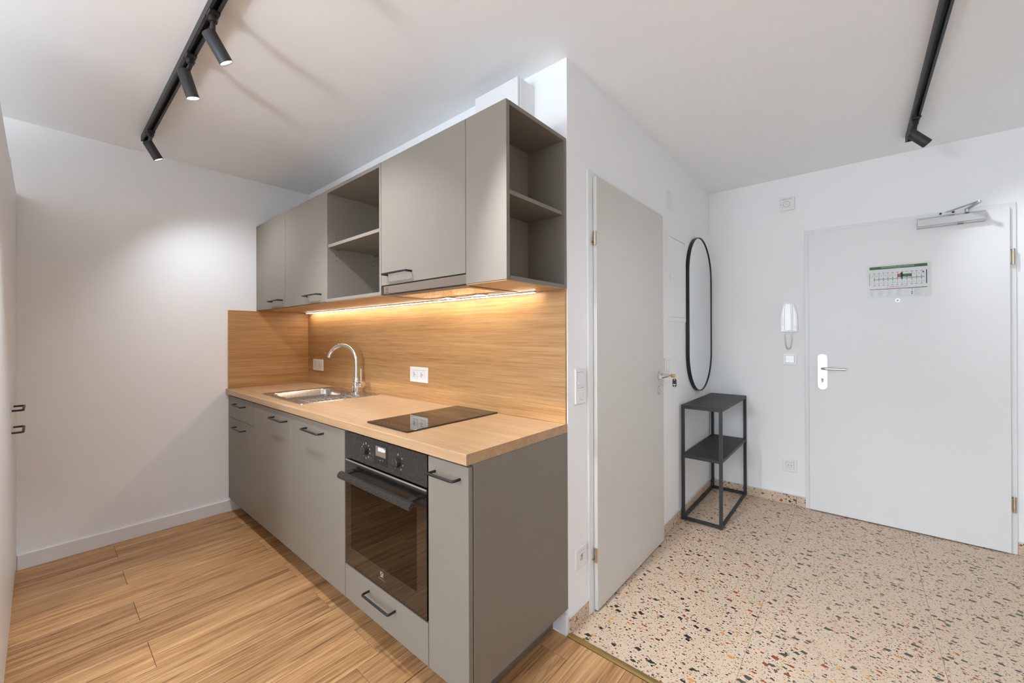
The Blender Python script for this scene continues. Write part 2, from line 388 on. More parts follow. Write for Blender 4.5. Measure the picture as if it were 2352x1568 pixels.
# skirtings
bm = bmesh.new(); bx(bm, 0, .013, -1.562, -.001, 0, .0845, bev=.0025); struct('baseboard_left', bm, M_WHITE)
bm = bmesh.new(); bx(bm, .014, XH + .0005, -.0155, 0, 0, .0845, bev=.0025); struct('baseboard_kitchen', bm, M_WHITE)
BH = .068; BT = .010
bm = bmesh.new()
for a, b in ((.0, IY0 - .062), (IY1 + .075, YD)): bx(bm, XH, XH + BT, a, b, BH, BH + .004)
bl = struct('baseboard_hall', bm, M_SEAL)
tile(bl, XH, XH + BT, 0, .157, 0, BH)
for a, b in ((1.097, 1.203), (1.2045, 1.803), (1.8045, YD - .001)): tile(bl, XH, XH + BT, a, b, 0, BH)
bm = bmesh.new()
for a, b in ((XH + BT, 3.236), (4.239, XR)): bx(bm, a, b, YD - BT, YD, BH + .004, BH + .008)
be = struct('baseboard_entrance', bm, M_SEAL)
for a, b in ((XH + BT + .001, 3.179), (3.1805, 3.236), (4.239, 4.379), (4.3805, XR)): tile(be, a, b, YD - BT, YD, 0, BH + .004)

# ================================================================== fitted kitchen
def handle(parent, x0, x1, z, yf, mat=M_BLACK, d=.034, r=.0048, ysign=-1):
    bm = bmesh.new(); rr = .008
    P = [(x0, yf, z), (x0, yf + ysign * (d - rr), z)]
    for k in range(1, 5):
        a = math.pi / 2 * k / 4; P.append((x0 + rr * (1 - math.cos(a)), yf + ysign * (d - rr + rr * math.sin(a)), z))
    for k in range(0, 4):
        a = math.pi / 2 * k / 4; P.append((x1 - rr + rr * math.sin(a), yf + ysign * (d - rr + rr * math.cos(a)), z))
    P += [(x1, yf + ysign * (d - rr), z), (x1, yf, z)]
    tube(bm, P, r, 10)
    o = obj('handle', bm, mat, parent, smooth=True, angle=50); o['label'] = 'black bar handle'; return o
def front(name, x0, x1, z0, z1, parent, yf=YF, yb=YCAR - .0005, mat=M_TAUPE):
    return box_obj(name, (x0, x1, yf, yb, z0, z1), mat, parent, bev=.0012, seg=1)
def carcass(parent, x0, x1, yf, yb, z0, z1, t=.016, top=False, mat=M_TAUPED, back=True):
    bm = bmesh.new()
    bx(bm, x0, x0 + t, yf, yb, z0, z1); bx(bm, x1 - t, x1, yf, yb, z0, z1); bx(bm, x0 + t, x1 - t, yf, yb, z0, z0 + t)
    if back: bx(bm, x0 + t, x1 - t, yb - .008, yb, z0 + t, z1)
    if top: bx(bm, x0 + t, x1 - t, yf, yb - .008, z1 - t, z1)
    else: bx(bm, x0 + t, x1 - t, yf, yf + .08, z1 - t, z1)
    return obj('body', bm, mat, parent)
ZB0, ZB1 = .108, .8665
FZ1 = .858
# base units
u = thing('base_cabinet', 'taupe base cabinet with drawer over door, in corner by left wall', 'cabinet', (.31, -.3, ZB0))
carcass(u, .0145, .565, YCAR, -.014, ZB0, ZB1)
front('filler_strip', .0145, .0555, ZB0, FZ1, u, YF + .003)
d = front('drawer', .0575, .5645, .7055, FZ1, u); handle(d, .212, .404, .812, YF)
d = front('door', .0575, .5645, ZB0, .7025, u); handle(d, .212, .404, .652, YF)
u = thing('sink_cabinet', 'taupe base cabinet under the steel sink, one tall door', 'cabinet', (.861, -.3, ZB0))
carcass(u, .5655, 1.156, YCAR, -.014, ZB0, ZB1)
d = front('door', .5675, 1.1555, ZB0, FZ1, u); handle(d, .915, 1.107, .812, YF)
u = thing('base_cabinet', 'taupe base unit between sink cabinet and oven, full height door', 'cabinet', (1.46, -.3, ZB0))
carcass(u, 1.1565, 1.7645, YCAR, -.014, ZB0, ZB1)
d = front('door', 1.1570, 1.7615, ZB0, FZ1, u); handle(d, 1.362, 1.554, .812, YF)
u = thing('oven_cabinet', 'taupe housing around built-in oven with wide drawer below', 'cabinet', (2.066, -.3, ZB0))
bm = bmesh.new()
bx(bm, 1.765, 1.7705, YCAR, -.014, ZB0, ZB1); bx(bm, 2.3605, 2.366, YCAR, -.014, ZB0, ZB1); bx(bm, 1.7705, 2.3605, YCAR, -.014, ZB0, ZB0 + .016); bx(bm, 1.7705, 2.3605, YCAR + .02, -.014, .246, .262); bx(bm, 1.7705, 2.3605, -.022, -.014, .262, ZB1)
obj('body', bm, M_TAUPED, u)
d = front('drawer', 1.7655, 2.3645, ZB0, .2605, u); handle(d, 1.969, 2.161, .216, YF)
u = thing('pull_out_cabinet', 'narrow taupe pull-out unit at the right end of counter', 'cabinet', (2.47, -.3, ZB0))
carcass(u, 2.3665, 2.5595, YCAR, -.014, ZB0, ZB1)
d = front('door', 2.3675, 2.5745, ZB0, FZ1, u); handle(d, 2.406, 2.534, .812, YF)
box_obj('side_panel', (2.5605, 2.5765, YCAR + .003, -.0005, ZB0 - .002, ZB1), M_TAUPE, u, bev=.001, seg=1)
# plinth
tag(box_obj('plinth', (.0145, 2.508, -.50, -.40, .001, ZB0 - .001), M_PLINTH), 'dark recessed plinth running under the base cabinets', 'plinth')
tag(box_obj('plinth_return', (2.492, 2.508, -.398, -.017, .001, ZB0 - .003), M_PLINTH), 'short plinth board closing the right end under side panel', 'plinth')

# worktop with cut-outs for the sink and hob
bm = bmesh.new()
prism(bm, [(YC, ZCB), (-.0005, ZCB), (-.0005, ZC), (YC + .004, ZC), (YC + .0012, ZC - .0012), (YC, ZC - .004)][::-1], .0005, XK, Matrix(((0, 0, 1, 0), (1, 0, 0, 0), (0, 1, 0, 0), (0, 0, 0, 1))))
wt = obj('worktop', bm, M_OAKT); tag(wt, 'long pale oak laminate worktop over the base cabinets', 'worktop')
def cut(o, dims):
    bm = bmesh.new(); bx(bm, *dims); c = obj('cutter', bm, M_DARK)
    md = o.modifiers.new('cut', 'BOOLEAN'); md.object = c; md.operation = 'DIFFERENCE'; md.solver = 'EXACT'
    dg = bpy.context.evaluated_depsgraph_get(); dg.update(); me = bpy.data.meshes.new_from_object(o.evaluated_get(dg))
    o.modifiers.clear(); o.data = me; bpy.data.objects.remove(c, do_unlink=True)
cut(wt, (.545, .965, -.505, -.075, ZCB - .02, ZC + .02))
# splashbacks
tag(box_obj('splashback', (.0125, XK - .003, -.0115, -.0005, ZC + .0005, ZU0 - .0045), M_OAK, bev=.0006, seg=1), 'long oak laminate splashback lit by the strip light', 'splashback')
tag(box_obj('splashback', (.0005, .012, -.580, -.0005, ZC + .0005, 1.4825), M_OAKY, bev=.0006, seg=1), 'short oak laminate splashback on the left wall', 'splashback')

# ---- sink
SX0, SX1, SY0, SY1 = .515, 1.165, -.537, -.035
s = thing('kitchen_sink', 'stainless steel inset sink with small ridged drainer', 'sink', ((SX0 + SX1) / 2, (SY0 + SY1) / 2, ZC))
bm = bmesh.new()
loops = []
def loop(x0, x1, y0, y1, r, z): loops.append([bm.verts.new((a, b, z)) for a, b in rrect(x0, x1, y0, y1, r, 8)])
loop(SX0, SX1, SY0, SY1, .018, ZC + .0003); loop(SX0 + .002, SX1 - .002, SY0 + .002, SY1 - .002, .017, ZC + .0042)
loop(SX0 + .012, SX1 - .012, SY0 + .012, SY1 - .012, .014, ZC + .0055); loop(SX0 + .020, SX1 - .020, SY0 + .020, SY1 - .020, .012, ZC + .0022)
loop(.560, .950, -.490, -.105, .05, ZC + .0018); loop(.565, .945, -.485, -.110, .048, ZC - .004); loop(.571, .939, -.479, -.116, .046, ZC - .05)
loop(.578, .932, -.472, -.123, .045, ZC - .13); loop(.600, .910, -.450, -.145, .04, ZC - .155); loop(.70, .81, -.352, -.242, .05, ZC - .160)
for A, B in zip(loops, loops[1:]):
    n = len(A)
    for i in range(n): bm.faces.new((A[i], A[(i + 1) % n], B[(i + 1) % n], B[i]))
bm.faces.new(loops[-1])
obj('basin', bm, M_STEEL, s, smooth=True, angle=35)
bm = bmesh.new()
for k in range(8):
    y = -.472 + k * .043
    tube(bm, [(.975, y, ZC + .0015), (.985, y, ZC + .0036), (1.125, y, ZC + .0042), (1.137, y, ZC + .0015)], [.003, .0052, .0052, .003], 10)
o = tag(obj('drainer_ridges', bm, M_STEEL, s, smooth=True), kind='stuff'); o['label'] = 'row of pressed drainer ridges'
bm = bmesh.new(); lathe(bm, [(.0, -.152), (.018, -.152), (.03, -.156), (.042, -.158), (.044, -.1605)], frame_z(.755, -.297, ZC)); obj('drain', bm, M_CHROME, s, smooth=True)
# ---- tap
FX, FY = .950, -.088; FZ = ZC + .0030
t = thing('kitchen_tap', 'chrome swan-neck mixer tap behind the sink', 'tap', (FX, FY, FZ))
bm = bmesh.new(); lathe(bm, [(0, 0), (.0265, 0), (.0265, .004), (.0245, .006), (.0245, .072), (.0225, .074), (.0225, .098), (.020, .101), (.013, .101), (0, .101)], frame_z(FX, FY, FZ)); obj('body', bm, M_CHROME, t, smooth=True)
sd = Vector((-.905, -.425, 0)).normalized(); R_ = .112; zc = FZ + .205
P = [Vector((FX, FY, FZ + .098)), Vector((FX, FY, zc - .05))]
for k in range(0, 25):
    a = math.radians(158 * k / 24); P.append(Vector((FX, FY, zc)) + sd * (R_ - R_ * math.cos(a)) + Vector((0, 0, R_ * math.sin(a))))
bm = bmesh.new(); tube(bm, P, .0118, 20); obj('spout', bm, M_CHROME, t, smooth=True, angle=60)
e = P[-1]; dd = (P[-1] - P[-2]).normalized()
bm = bmesh.new(); cyl(bm, e, e + dd * .012, .0126, 20); cyl(bm, e + dd * .012, e + dd * .0135, .010, 20); obj('aerator', bm, M_SATIN, t, smooth=True)
bm = bmesh.new(); lathe(bm, [(0, .018), (.017, .018), (.017, .046), (.0195, .047), (.0195, .082), (.0185, .083), (0, .083)], frame_x(FX, FY, FZ + .058)); hb = obj('lever_hub', bm, M_CHROME, t, smooth=True)
bm = bmesh.new(); cyl(bm, (FX + .062, FY, FZ + .070), (FX + .060, FY, FZ + .165), .0038, 12); obj('lever', bm, M_CHROME, hb, smooth=True)

# ---- hob
HX0, HX1, HY0, HY1 = 1.890, 2.186, -.546, -.020; HZ = ZC + .0008
s = thing('ceramic_hob', 'narrow black ceramic hob with two cooking zones', 'hob', ((HX0 + HX1) / 2, (HY0 + HY1) / 2, ZC))
box_obj('glass_plate', (HX0, HX1, HY0, HY1, HZ, HZ + .0060), M_GLASSB, s, bev=.0012)
for cy_, r_ in ((-.165, .0725), (-.165, .105), (-.370, .09)):
    bm = bmesh.new(); ring_prism(bm, circ(0, 0, r_, 64), circ(0, 0, r_ - .0009, 64), 0, .0002); obj('zone_ring', bm, M_PRINTD, s, frame_z(2.038, cy_, HZ + .0061))
bm = bmesh.new()
for i, x in enumerate((1.955, 1.985, 2.015, 2.045, 2.075, 2.105)):
    prism(bm, circ(x, -.505, .0035, 8), 0, .0002); bx(bm, x - .006, x + .006, -.521, -.5195, 0, .0002)
bx(bm, 1.90, 1.925, -.532, -.529, 0, .0002); bx(bm, 1.90, 1.915, -.526, -.524, 0, .0002)
tag(obj('touch_marks', bm, M_PRINTD, s, frame_z(0, 0, HZ + .0061)), kind='stuff')

# ---- oven
OX0, OX1 = 1.7725, 2.3585
ov = thing('built_in_oven', 'black built-in oven with bar handle and blue clock digits', 'oven', (2.066, -.3, .264))
bm = bmesh.new()
C0, C1, D0, D1 = 1.812, 2.319, .32, .68           # cavity opening
ring_prism(bm, [(OX0, .266), (OX1, .266), (OX1, .735), (OX0, .735)], [(C0, D0), (C1, D0), (C1, D1), (C0, D1)], .555, .565, frame_y(0, 0, 0))
obj('front_frame', bm, M_OVENB, ov)
bm = bmesh.new()
ring_prism(bm, rrect(C0 - .004, C1 + .004, D0 - .004, D1 + .004, .03), rrect(C0, C1, D0, D1, .03), .13, .5548, frame_y(0, 0, 0)); bx(bm, C0 - .004, C1 + .004, -.13, -.125, D0 - .004, D1 + .004)
obj('cavity', bm, M_CAVITY, ov)
for x in (C0 + .022, C1 - .022):
    bm = bmesh.new()
    for y in (-.50, -.42, -.24): cyl(bm, (x, y, D0 + .04), (x, y, D1 - .05), .0028, 8)
    for z in (.40, .46, .52, .58, .62): tube(bm, [(x, -.51, z), (x, -.2, z)], .0022, 6)
    obj('side_rack', bm, M_CHROME, ov, smooth=True)
bm = bmesh.new(); tube(bm, [(C0 + .03, -.505, .53), (C1 - .03, -.505, .53), (C1 - .03, -.17, .53), (C0 + .03, -.17, .53)], .0035, 8, closed=True)
for k in range(1, 14): x = C0 + .03 + k * (C1 - C0 - .06) / 14; cyl(bm, (x, -.505, .53), (x, -.17, .53), .0014, 6)
obj('wire_shelf', bm, M_CHROME, ov, smooth=True)
pn = box_obj('control_panel', (OX0, OX1, YF + .001, YCAR - .0005, .741, .8575), M_OVENB, ov, bev=.001, seg=1)
Fp = frame_y(0, YF + .001, 0)
box_obj('display_glass', (2.010, 2.108, .0001, .0012, .762, .842), M_GLASSB, pn, M=Matrix(((1, 0, 0, 0), (0, -1, 0, YF + .001), (0, 0, 1, 0), (0, 0, 0, 1))))
bm = bmesh.new(); bx(bm, 2.024, 2.098, YF - .0016, YF - .0004, .795, .836); obj('display_screen', bm, M_PRINTD, pn)
text('clock_digits', '0000', .023, M_DISP, pn, frame_y(2.064, YF - .0018, .823), sx=.95)
text('clock_digits', '8', .014, M_DISP, pn, frame_y(2.092, YF - .0018, .823))
text('touch_symbols', '-    o    +', .010, M_PRINTG, pn, frame_y(2.059, YF - .0004, .781))
for kx, kz, up_ in ((1.944, .800, 1), (2.180, .797, 0)):
    bm = bmesh.new(); lathe(bm, [(0, .017), (.0165, .017), (.0178, .016), (.0178, 0), (.0195, 0), (.0195, -.0004)], frame_y(kx, YF + .001, kz)); bx(bm, kx - .0008, kx + .0008, YF - .0166, YF - .0158, kz + .004, kz + .015)
    obj('knob', bm, M_OVENB, pn, smooth=True)
    bm = bmesh.new()
    for a in ((50, 20, -12, -50, -90, -130, -168, 160, 130) if up_ else (38, -12, -52, -128, -160, 172)):
        cx_, cz_ = kx + .0325 * math.cos(math.radians(a)), kz + .031 * math.sin(math.radians(a))
        ring_prism(bm, rrect(cx_ - .0034, cx_ + .0034, cz_ - .0030, cz_ + .0030, .0008, 2), rrect(cx_ - .0024, cx_ + .0024, cz_ - .0020, cz_ + .0020, .0006, 2), 0, .0002, Fp)
        bx(bm, cx_ - .0014, cx_ + .0014, YF + .0008, YF + .001, cz_ - .0005, cz_ + .0005)
    bx(bm, kx - .003, kx + .003, YF + .0008, YF + .001, kz + .0265, kz + .034)
    tag(obj('dial_marks', bm, M_PRINTG, pn), kind='stuff')
    box_obj('indicator_slot', (kx - .0012, kx + .0012, YF + .0006, YF + .0012, kz + .037, kz + .043), M_DARK, pn)
# door: black glass surround, see-through window, handle
dr = None
bm = bmesh.new(); WXa, WXb, WZa, WZb = 1.822, 2.300, .348, .655
ring_prism(bm, [(OX0, .2655), (OX1, .2655), (OX1, .7345), (OX0, .7345)], [(WXa, WZa), (WXb, WZa), (WXb, WZb), (WXa, WZb)], .5665, .5835, frame_y(0, 0, 0))
dr = obj('door', bm, M_GLASSB, ov); dr['label'] = 'black glass oven door'
box_obj('door_window', (WXa + .0003, WXb - .0003, -.5832, -.5800, WZa + .0003, WZb - .0003), M_OVGLASS, dr)
bm = bmesh.new(); bx(bm, OX0, OX1, YF - .0022, YF - .0004, .7285, .7345); obj('door_top_edge', bm, M_ALU, dr)
bm = bmesh.new(); bx(bm, OX0, OX1, YF - .0015, YF - .0004, .2655, .2700); obj('door_bottom_edge', bm, M_OVENB, dr)
bm = bmesh.new()
prism(bm, [(.5845, .694), (.6270, .690), (.6330, .686), (.6350, .676), (.6330, .671), (.6250, .6685), (.6230, .680), (.5845, .684)], OX0 + .050, OX0 + .075, Matrix(((0, 0, 1, 0), (-1, 0, 0, 0), (0, 1, 0, 0), (0, 0, 0, 1))))
prism(bm, [(.5845, .694), (.6270, .690), (.6330, .686), (.6350, .676), (.6330, .671), (.6250, .6685), (.6230, .680), (.5845, .684)], OX1 - .075, OX1 - .050, Matrix(((0, 0, 1, 0), (-1, 0, 0, 0), (0, 1, 0, 0), (0, 0, 0, 1))))
prism(bm, [(.6180, .6935), (.6290, .692), (.6390, .678), (.6370, .668), (.6290, .6665), (.6190, .680)], OX0 + .030, OX1 - .030, Matrix(((0, 0, 1, 0), (-1, 0, 0, 0), (0, 1, 0, 0), (0, 0, 0, 1))))
o = obj('handle', bm, M_OVENB, dr); o['label'] = 'black bar oven handle'
bm = bmesh.new(); Fl = frame_y(2.066, YF - .0006, .322)
ring_prism(bm, rrect(-.010, .010, -.010, .010, .001, 2), rrect(-.0088, .0088, -.0088, .0088, .001, 2), 0, .0002, Fl)
prism(bm, [(-.006, .0088), (-.002, .0088), (-.002, -.0), (-.006, .0)], 0, .0002, Fl); prism(bm, [(.007, .006), (.007, -.006), (-.001, 0)], 0, .0002, Fl); prism(bm, [(-.0085, -.0088), (.006, -.0088), (-.003, -.004)], 0, .0002, Fl)
obj('logo', bm, M_PRINTG, dr)
text('brand_lettering', 'Electrolux', .011, M_PRINTD, dr, frame_y(2.066, YF - .0006, .303))

# ---- wall units
def wall_unit(label, x0, x1, xd0, xd1, z0, hx0, hx1, hz):
    u = thing('wall_cabinet', label, 'cabinet', ((x0 + x1) / 2, -.19, ZU0))
    carcass(u, x0, x1, YUC + .0005, -.012 if x0 > .1 else -.012, max(z0, ZU0), ZU1, top=True, mat=M_TAUPE)
    if z0 == ZU0: box_obj('lit_underside', (x0, x1, YUC + .0005, -.012, ZU0 - .0035, ZU0 - .0003), M_OAKT, u)  # worktop oak colour stands in for warm light bounced onto the underside
    d = box_obj('door', (xd0, xd1, YU, YUC, z0, ZU1), M_TAUPE, u, bev=.0012, seg=1)
    handle(d, hx0, hx1, hz, YU)
    return u
u = wall_unit('taupe wall cabinet in the corner, leftmost above the worktop', .0005, .5685, .0575, .5670, ZU0, .331, .523, 1.536)
box_obj('filler_strip', (.0005, .0555, YU + .002, YUC, ZU0, ZU1), M_TAUPE, u)
wall_unit('taupe wall cabinet left of the open shelf unit', .5695, 1.1710, .5695, 1.1705, ZU0, .920, 1.112, 1.535)
u = thing('open_wall_shelf', 'open taupe wall unit with one shelf, above the worktop middle', 'shelf', (1.466, -.19, ZU0))
x0, x1 = 1.1728, 1.7595
bm = bmesh.new()
bx(bm, x0, x0 + .018, YU, -.012, ZU0, ZU1); bx(bm, x1 - .016, x1, YU, -.012, ZU0, ZU1); bx(bm, x0 + .018, x1 - .016, YU, -.012, ZU0, ZU0 + .016); bx(bm, x0 + .018, x1 - .016, YU, -.012, ZU1 - .019, ZU1); bx(bm, x0 + .018, x1 - .016, -.02, -.012, ZU0 + .016, ZU1 - .019)
obj('body', bm, M_TAUPE, u)
box_obj('lit_underside', (x0, x1, YU + .003, -.012, ZU0 - .0035, ZU0 - .0003), M_OAKT, u)  # tan sheet paints the lit look of the taupe underside
box_obj('shelf_board', (x0 + .0185, x1 - .0165, YU + .004, -.021, 1.800, 1.818), M_TAUPE, u, bev=.001, seg=1)
for yy in (-.34, -.10):
    for sx_, xx in ((1, x0 + .018), (-1, x1 - .016)):
        bm = bmesh.new(); cyl(bm, (xx, yy, 1.7935), (xx + sx_ * .010, yy, 1.7935), .0055, 12); obj('shelf_pin', bm, M_SATIN, u, smooth=True)
for yy in (-.34, -.10):
    for zz in (1.730, 1.762, 1.862):
        bm = bmesh.new(); cyl(bm, (x0 + .0175, yy, zz), (x0 + .0184, yy, zz), .0026, 8); obj('pin_hole', bm, M_DARK, u)
hz0 = 1.5300
wall_unit('taupe wall cabinet over the extractor hood, widest closed door', 1.7610, 2.3630, 1.7615, 2.3620, hz0, 1.816, 2.008, 1.577)
# ---- extractor hood
hd = thing('extractor_hood', 'slim built-in extractor hood with two lamps under wall cabinet', 'extractor hood', (2.062, -.2, ZU0))
bm = bmesh.new(); bx(bm, 1.7770, 2.3600, YU + .003, YUC, 1.4885, 1.5255, bev=.0015); o = obj('front_strip', bm, M_HOOD, hd)
bm = bmesh.new(); Fl = frame_y(1.806, YU + .003, 1.5085)
ring_prism(bm, rrect(-.009, .009, -.009, .009, .001, 2), rrect(-.0076, .0076, -.0076, .0076, .001, 2), 0, .0002, Fl); prism(bm, [(.006, .005), (.006, -.005), (-.002, 0)], 0, .0002, Fl); prism(bm, [(-.006, .007), (-.003, .007), (-.003, 0), (-.006, 0)], 0, .0002, Fl)
obj('logo', bm, M_INK, o)
text('brand_lettering', 'Electrolux', .0062, M_INK, o, frame_y(1.806, YU + .0028, 1.4945))
bm = bmesh.new(); ring_prism(bm, [(1.7640, YUC + .002), (2.3600, YUC + .002), (2.3600, -.068), (1.7640, -.068)], [(1.800, -.345), (2.324, -.345), (2.324, -.150), (1.800, -.150)], 1.4800, 1.4850); obj('rim', bm, M_HOOD, hd)
bm = bmesh.new(); ring_prism(bm, [(1.7700, -.366), (2.3560, -.366), (2.3560, -.075), (1.7700, -.075)], [(1.775, -.360), (2.350, -.360), (2.350, -.08), (1.775, -.08)], 1.4850, 1.529); obj('body', bm, M_HOOD, hd)
box_obj('filter_panel', (1.8006, 2.3234, -.3444, -.1506, 1.4812, 1.4840), M_SATIN, hd)
for x in (1.93, 2.16):
    bm = bmesh.new(); lathe(bm, [(.034, -.0008), (.036, -.003), (.030, -.0035), (.029, -.001), (.034, -.0008)], frame_z(x, -.112, 1.4806)); o = obj('lamp_ring', bm, M_CHROME, hd, smooth=True)
    bm = bmesh.new(); prism(bm, circ(x, -.112, .029, 24), 1.4778, 1.4786); obj('lamp_lens', bm, M_HOODL, o)
for x in (1.865, 2.285):
    bm = bmesh.new(); cyl(bm, (x, -.082, 1.4785), (x, -.082, 1.4800), .004, 10); obj('screw', bm, M_PLASTG, hd)
# ---- open end unit
u = thing('open_end_shelf', 'open end wall unit facing the hallway, right end of wall cabinets', 'shelf', (2.47, -.19, ZU0))
x0, x1 = 2.3640, 2.5760; t_ = .016
box_obj('front_panel', (x0, x1, YU, YUC, ZU0, ZU1), M_TAUPE, u, bev=.0012, seg=1)
bm = bmesh.new()
bx(bm, x0, x0 + t_, YUC + .0005, -.012, ZU0, ZU1); bx(bm, x0 + t_, x1, YUC + .0005, -.020, ZU0, ZU0 + t_); bx(bm, x0 + t_, x1, YUC + .0005, -.020, ZU1 - t_, ZU1); bx(bm, x0 + t_, x1, -.020, -.003, ZU0, ZU1)
obj('body', bm, M_TAUPE, u)
box_obj('lit_underside', (x0, x1 - .001, YU + .003, -.012, ZU0 - .0035, ZU0 - .0003), M_OAKT, u)  # warm bounce light put into the underside colour here too
box_obj('shelf_board', (x0 + t_ + .0005, x1 - .006, YUC + .001, -.0205, 1.8000, 1.8160), M_TAUPE, u, bev=.001, seg=1)
# ---- strip light
s = thing('strip_light', 'thin LED strip light under the wall cabinets', 'light', (1.25, -.048, ZU0 - .008))
box_obj('profile', (.075, 2.440, -.0555, -.0405, ZU0 - .0095, ZU0 - .0040), M_ALU, s)
box_obj('diffuser', (.078, 2.437, -.0540, -.0420, ZU0 - .0115, ZU0 - .0096), M_LED, s)
# ---- boxed duct above
u = thing('duct_casing', 'white boxed duct casing on top of the wall cabinets', 'duct', (2.27, -.06, ZU1))
box_obj('front_panel', (2.135, 2.4000, -.116, -.100, ZU1 + .0005, 2.424), M_WHITE, u)
box_obj('side_panel', (2.388, 2.404, -.0985, -.0005, ZU1 + .0005, 2.424), M_WHITE, u)
box_obj('side_panel', (2.135, 2.151, -.0985, -.0005, ZU1 + .0005, 2.424), M_WHITE, u)
box_obj('top_panel', (2.1515, 2.3875, -.0985, -.0005, 2.412, 2.424), M_WHITE, u)

# ================================================================== tall cabinets facing the kitchen
YT = -1.564
u = thing('tall_cabinet', 'white tall cabinet with two black handles beside left wall', 'cabinet', (.33, -1.86, 0))
carcass(u, .0005, .6480, -2.16, YT - .0195, .06, 2.080, top=True, mat=M_WHITE, back=False)
box_obj('plinth_board', (.0145, .6480, YT - .020, YT - .010, 0.0005, .059), M_WHITE, u)
box_obj('filler_strip', (.0005, .048, YT - .019, YT - .001, .0600, 2.080), M_WHITE, u)
d = box_obj('door', (.050, .6460, YT - .019, YT, .898, 2.080), M_WHITE, u, bev=.001, seg=1); handle(d, .365, .557, .944, YT, ysign=1)
d = box_obj('door', (.050, .6460, YT - .019, YT, .060, .894), M_WHITE, u, bev=.001, seg=1); handle(d, .395, .587, .846, YT, ysign=1)
u = thing('tall_cabinet', 'white tall cabinet with plain full height door at left edge', 'cabinet', (1.12, -1.86, 0))
carcass(u, .6500, 1.6000, -2.16, YT - .0195, .06, 2.075, top=True, mat=M_WHITE, back=False)
box_obj('side_stile', (.6500, .7100, YT - .019, YT + .001, .0600, 2.075), M_WHITE, u)
box_obj('top_rail', (.7105, 1.6000, YT - .019, YT - .001, 2.0465, 2.075), M_WHITE, u)
box_obj('plinth_board', (.6500, 1.6000, YT - .030, YT - .020, 0.0005, .0550), M_WHITE, u)
box_obj('door', (.7130, 1.6000, YT - .019, YT + .001, .057, 2.0440), M_WHITE, u, bev=.001, seg=1)

# ================================================================== electrical plates
def socket_insert(parent, M, u0, dark=True):
    bm = bmesh.new(); w = .0255
    outer = rrect(u0 - w, u0 + w, -w, w, .002, 7); n = len(outer)
    inner = [(u0 + .0205 * math.cos(math.atan2(b, a - u0)), .0205 * math.sin(math.atan2(b, a - u0))) for a, b in outer]
    ring_prism(bm, outer, inner, .004, .0105)
    prism(bm, circ(u0, 0, .0205, 28), .0005, .0022)
    o = obj('socket_insert', bm, M_PLAST, parent, M)
    bm = bmesh.new()
    for du in (-.0095, .0095): prism(bm, circ(u0 + du, 0, .0027, 10), .0022, .0025)
    for dv in (-.0185, .0185): bx(bm, u0 - .003, u0 + .003, dv - .0016, dv + .0016, .0022, .0045)
    tag(obj('contacts', bm, M_DARK, o, M), kind='stuff')
def plate(label, cat, name, M, w, h, loc):
    t = thing(name, label, cat, loc)
    bm = bmesh.new()
    o = rrect(-w / 2, w / 2, -h / 2, h / 2, .004, 5); i = rrect(-w / 2 + .004, w / 2 - .004, -h / 2 + .004, h / 2 - .004, .003, 5)
    A = [bm.verts.new((a, b, 0)) for a, b in o]; B = [bm.verts.new((a, b, .006)) for a, b in o]; Cc = [bm.verts.new((a, b, .0092)) for a, b in i]
    n = len(o); bm.faces.new(A[::-1])
    for P_, Q_ in ((A, B), (B, Cc)):
        for k in range(n): bm.faces.new((P_[k], P_[(k + 1) % n], Q_[(k + 1) % n], Q_[k]))
    bm.faces.new(Cc)
    return t, bm
def recess_plate(bm, w, h, holes): pass
def sockets(label, M, loc, n, w=.085, cat='socket', name='wall_socket'):
    W_, H_ = (.170 if n == 2 else .090), .090
    t = thing(name, label, cat, loc)
    bm = bmesh.new()
    cs = (-.0355, .0355) if n == 2 else (0,)
    # frame plate built as strips round the insert openings
    e = [-W_ / 2] + [v for c in cs for v in (c - .0260, c + .0260)] + [W_ / 2]
    bx(bm, -W_ / 2, W_ / 2, .0260, H_ / 2, 0, .0090, bev=.0022); bx(bm, -W_ / 2, W_ / 2, -H_ / 2, -.0260, 0, .0090, bev=.0022)
    for k in range(0, len(e), 2): bx(bm, e[k], e[k + 1], -.0275, .0275, 0, .0088, bev=.0015)
    obj('frame', bm, M_PLAST, t, M)
    for c in cs: socket_insert(t, M, c)
    return t
def switches(label, M, loc, n, split=False, tall=True):
    t = thing('light_switch', label, 'switch', loc)
    if n == 2: W_, H_, cs = .086, .157, (.0355, -.0355)
    else: W_, H_, cs = .086, .086, (0,)
    bm = bmesh.new()
    bx(bm, -W_ / 2, -.0275, -H_ / 2, H_ / 2, 0, .009, bev=.0022); bx(bm, .0275, W_ / 2, -H_ / 2, H_ / 2, 0, .009, bev=.0022)
    e = [-H_ / 2] + [v for c in cs[::-1] for v in (c - .0275, c + .0275)] + [H_ / 2]
    for k in range(0, len(e), 2): bx(bm, -.029, .029, e[k], e[k + 1], 0, .0088, bev=.0015)
    obj('frame', bm, M_PLAST, t, M)
    for q, c in enumerate(cs):
        halves = ((-.0268, -.0004), (.0004, .0268)) if (split and q == 1) else ((-.0268, .0268),)
        for a, b in halves:
            bm = bmesh.new(); up_ = .0125 if (a < -.001) else .0100
            prism(bm, [(-.0268, .002), (.0268, .002), (.0268, .0085 if up_ > .011 else .0125), (0, .0100), (-.0268, up_ if up_ > .011 else .0085)], a, b, Matrix(((0, 0, 1, 0), (1, 0, 0, c), (0, 1, 0, 0), (0, 0, 0, 1))))
            obj('rocker', bm, M_PLAST, t, M)
    return t
sockets('double white socket on splashback left of the tap', frame_y(.209, -.0115, 1.056), (.209, -.0115, 1.056), 2)
sockets('double white socket on splashback above the hob', frame_y(1.549, -.0115, 1.056), (1.549, -.0115, 1.056), 2)
